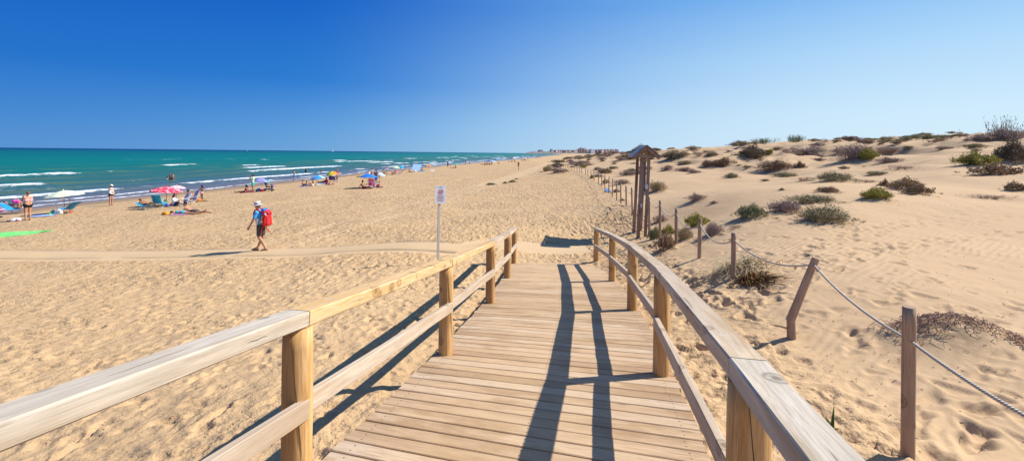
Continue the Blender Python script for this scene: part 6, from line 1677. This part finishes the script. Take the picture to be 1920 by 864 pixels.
M.build('hood', cm('hood', (.05, .30, .40)), t); MB().box((0, .02, .20), (.36, .5, .12)).build('basket', cm('basket', (.10, .10, .22)), t); MB().box((0, .36, .56), (.42, .10, .30), Matrix.Rotation(.5, 3, 'X')).build('foot_cover', cm('footcover', (.09, .05, .20)), t)
# black sandals left on the sand by the person on the elbows : worn on the raised feet
# sailing boats on the horizon
for (x, y, h, D, lab) in [(624, 283.4, 4.0, 2600, 'white sailing boat on the horizon, right of the other sail'), (464, 282.0, 2.6, 3000, 'small white sailing boat on the horizon, left of the other sail')]:
    d = ray(x, y); s = D / F; X = d[0] * D; t = empty('sailing_boat', (X, D, SEA_Z), .6, lab, 'boat'); H_ = h * s
    M = MB(); L_ = H_ * .85
    M.add([(-L_ / 2, -.8, .9), (L_ * .3, -.9, .9), (L_ / 2, 0, 1.1), (L_ * .3, .9, .9), (-L_ / 2, .8, .9), (-L_ * .42, -.4, -.3), (L_ * .3, 0, -.3), (-L_ * .42, .4, -.3)],
                 [(0, 1, 2, 3, 4), (5, 6, 1, 0), (6, 2, 1), (6, 3, 2), (7, 4, 3, 6), (5, 0, 4, 7), (7, 6, 5)]); M.build('hull', cm('hull', (.75, .76, .78)), t)
    MB().tube([(0, 0, .5), (0, 0, H_)], .12, 6).build('mast', cm('mast', (.5, .5, .5)), t)
    MB().add([(-.15, 0, 1.4), (-L_ * .45, .3, 1.5), (-.15, 0, H_ * .97), (-.15, .06, 1.4), (-L_ * .45, .36, 1.5), (-.15, .06, H_ * .97)], [(0, 1, 2), (5, 4, 3), (0, 2, 5, 3), (0, 3, 4, 1), (1, 4, 5, 2)]).build('mainsail', cm('sail', (.82, .82, .84)), t)
    MB().add([(.2, 0, 1.6), (L_ * .45, -.2, 1.3), (.15, 0, H_ * .8), (.2, .06, 1.6), (L_ * .45, -.14, 1.3), (.15, .06, H_ * .8)], [(2, 1, 0), (3, 4, 5), (3, 5, 2, 0), (1, 4, 3, 0), (2, 5, 4, 1)]).build('jib', cm('sail', (.82, .82, .84)), t)
bake_all()
# ================================================================== LIGHT, SKY, CAMERA
SUN_EL, SUN_AZ = math.radians(42), math.radians(13)       # azimuth from +X towards +Y
w = bpy.data.worlds.new('World'); SC.world = w; w.use_nodes = True
nt = w.node_tree; L = nt.links; bg = nt.nodes['Background']
sky = nt.nodes.new('ShaderNodeTexSky'); sky.sky_type = 'NISHITA'; sky.sun_disc = False
sky.sun_elevation = SUN_EL; sky.sun_rotation = PI / 2 - SUN_AZ; sky.altitude = 0; sky.air_density = 1.0; sky.dust_density = .6; sky.ozone_density = 3.0
SKYPOST = True
tc = nt.nodes.new('ShaderNodeTexCoord'); sp = nt.nodes.new('ShaderNodeSeparateXYZ'); L.new(tc.outputs['Generated'], sp.inputs[0])
def lin(c): return tuple((k / 255 / 12.92) if k < 10 else ((k / 255 + .055) / 1.055) ** 2.4 for k in c)
EXPO = .60
# clear deep blue away from the sun, pale towards it; by direction in the world
rp_ = lambda st: ramp(nt, [(p, tuple(x / 2 ** EXPO for x in lin(c))) for p, c in st], sp.outputs['Z'])
away = rp_([(0, (76, 142, 210)), (.05, (50, 130, 208)), (.14, (6, 108, 202)), (.30, (0, 90, 192)), (.6, (40, 105, 180)), (1, (98, 124, 172))]).outputs[0]
midl = rp_([(0, (138, 192, 232)), (.05, (120, 182, 234)), (.14, (52, 140, 222)), (.30, (8, 106, 208)), (.6, (40, 108, 190)), (1, (98, 124, 172))]).outputs[0]
sunw = rp_([(0, (212, 236, 252)), (.08, (205, 233, 252)), (.18, (178, 218, 250)), (.30, (126, 186, 244)), (.6, (90, 155, 220)), (1, (98, 124, 172))]).outputs[0]
hn = mth(nt, 'SQRT', mth(nt, 'ADD', mth(nt, 'MULTIPLY', sp.outputs['X'], sp.outputs['X']), mth(nt, 'MULTIPLY', sp.outputs['Y'], sp.outputs['Y'])))
dt = mth(nt, 'DIVIDE', mth(nt, 'ADD', mth(nt, 'MULTIPLY', sp.outputs['X'], math.cos(SUN_AZ)), mth(nt, 'MULTIPLY', sp.outputs['Y'], math.sin(SUN_AZ))), mth(nt, 'ADD', hn, .001))
f1 = ramp(nt, [(.12, 0.0), (.80, 1.0)], mth(nt, 'MULTIPLY_ADD', dt, .5, .5), 'EASE').outputs[0]
f2 = ramp(nt, [(.38, 0.0), (.96, 1.0)], mth(nt, 'MULTIPLY_ADD', dt, .5, .5), 'EASE').outputs[0]
grad = mix(nt, f2, mix(nt, f1, away, midl), sunw)
mul = nt.nodes.new('ShaderNodeVectorMath'); mul.operation = 'SCALE'; mul.inputs['Scale'].default_value = 10.0; L.new(grad, mul.inputs[0])
L.new(mix(nt, .96, sky.outputs[0], mul.outputs[0]), bg.inputs['Color']); bg.inputs['Strength'].default_value = .10
sd = bpy.data.lights.new('sun', 'SUN'); sd.energy = 4.6; sd.angle = math.radians(.5); sd.color = (1.0, .95, .86)
so = bpy.data.objects.new('sun', sd); COL.objects.link(so)
dv = Vector((math.cos(SUN_EL) * math.cos(SUN_AZ), math.cos(SUN_EL) * math.sin(SUN_AZ), math.sin(SUN_EL)))
so.rotation_euler = dv.to_track_quat('Z', 'Y').to_euler(); so.location = dv * 50
cd = bpy.data.cameras.new('camera'); cam = bpy.data.objects.new('camera', cd); COL.objects.link(cam)
cd.sensor_width = 36; cd.lens = F / 1920 * 36; cd.clip_start = .05; cd.clip_end = 120000
cd.shift_x = 0; cd.shift_y = -(432 - CY) / 1920
xa = Vector((CR, 0, SR)); ya = Vector((-SR, 0, CR)); za = Vector((0, -1, 0))
Mx = Matrix((xa, ya, za)).transposed().to_4x4(); Mx.translation = (0, 0, EYE); cam.matrix_world = Mx
SC.camera = cam
SC.render.engine = 'CYCLES'
SC.render.resolution_x = 1024; SC.render.resolution_y = 460
SC.view_settings.view_transform = 'Standard'; SC.view_settings.look = 'None'; SC.view_settings.gamma = 1; SC.view_settings.exposure = EXPO
SC.cycles.max_bounces = 6; SC.cycles.diffuse_bounces = 3
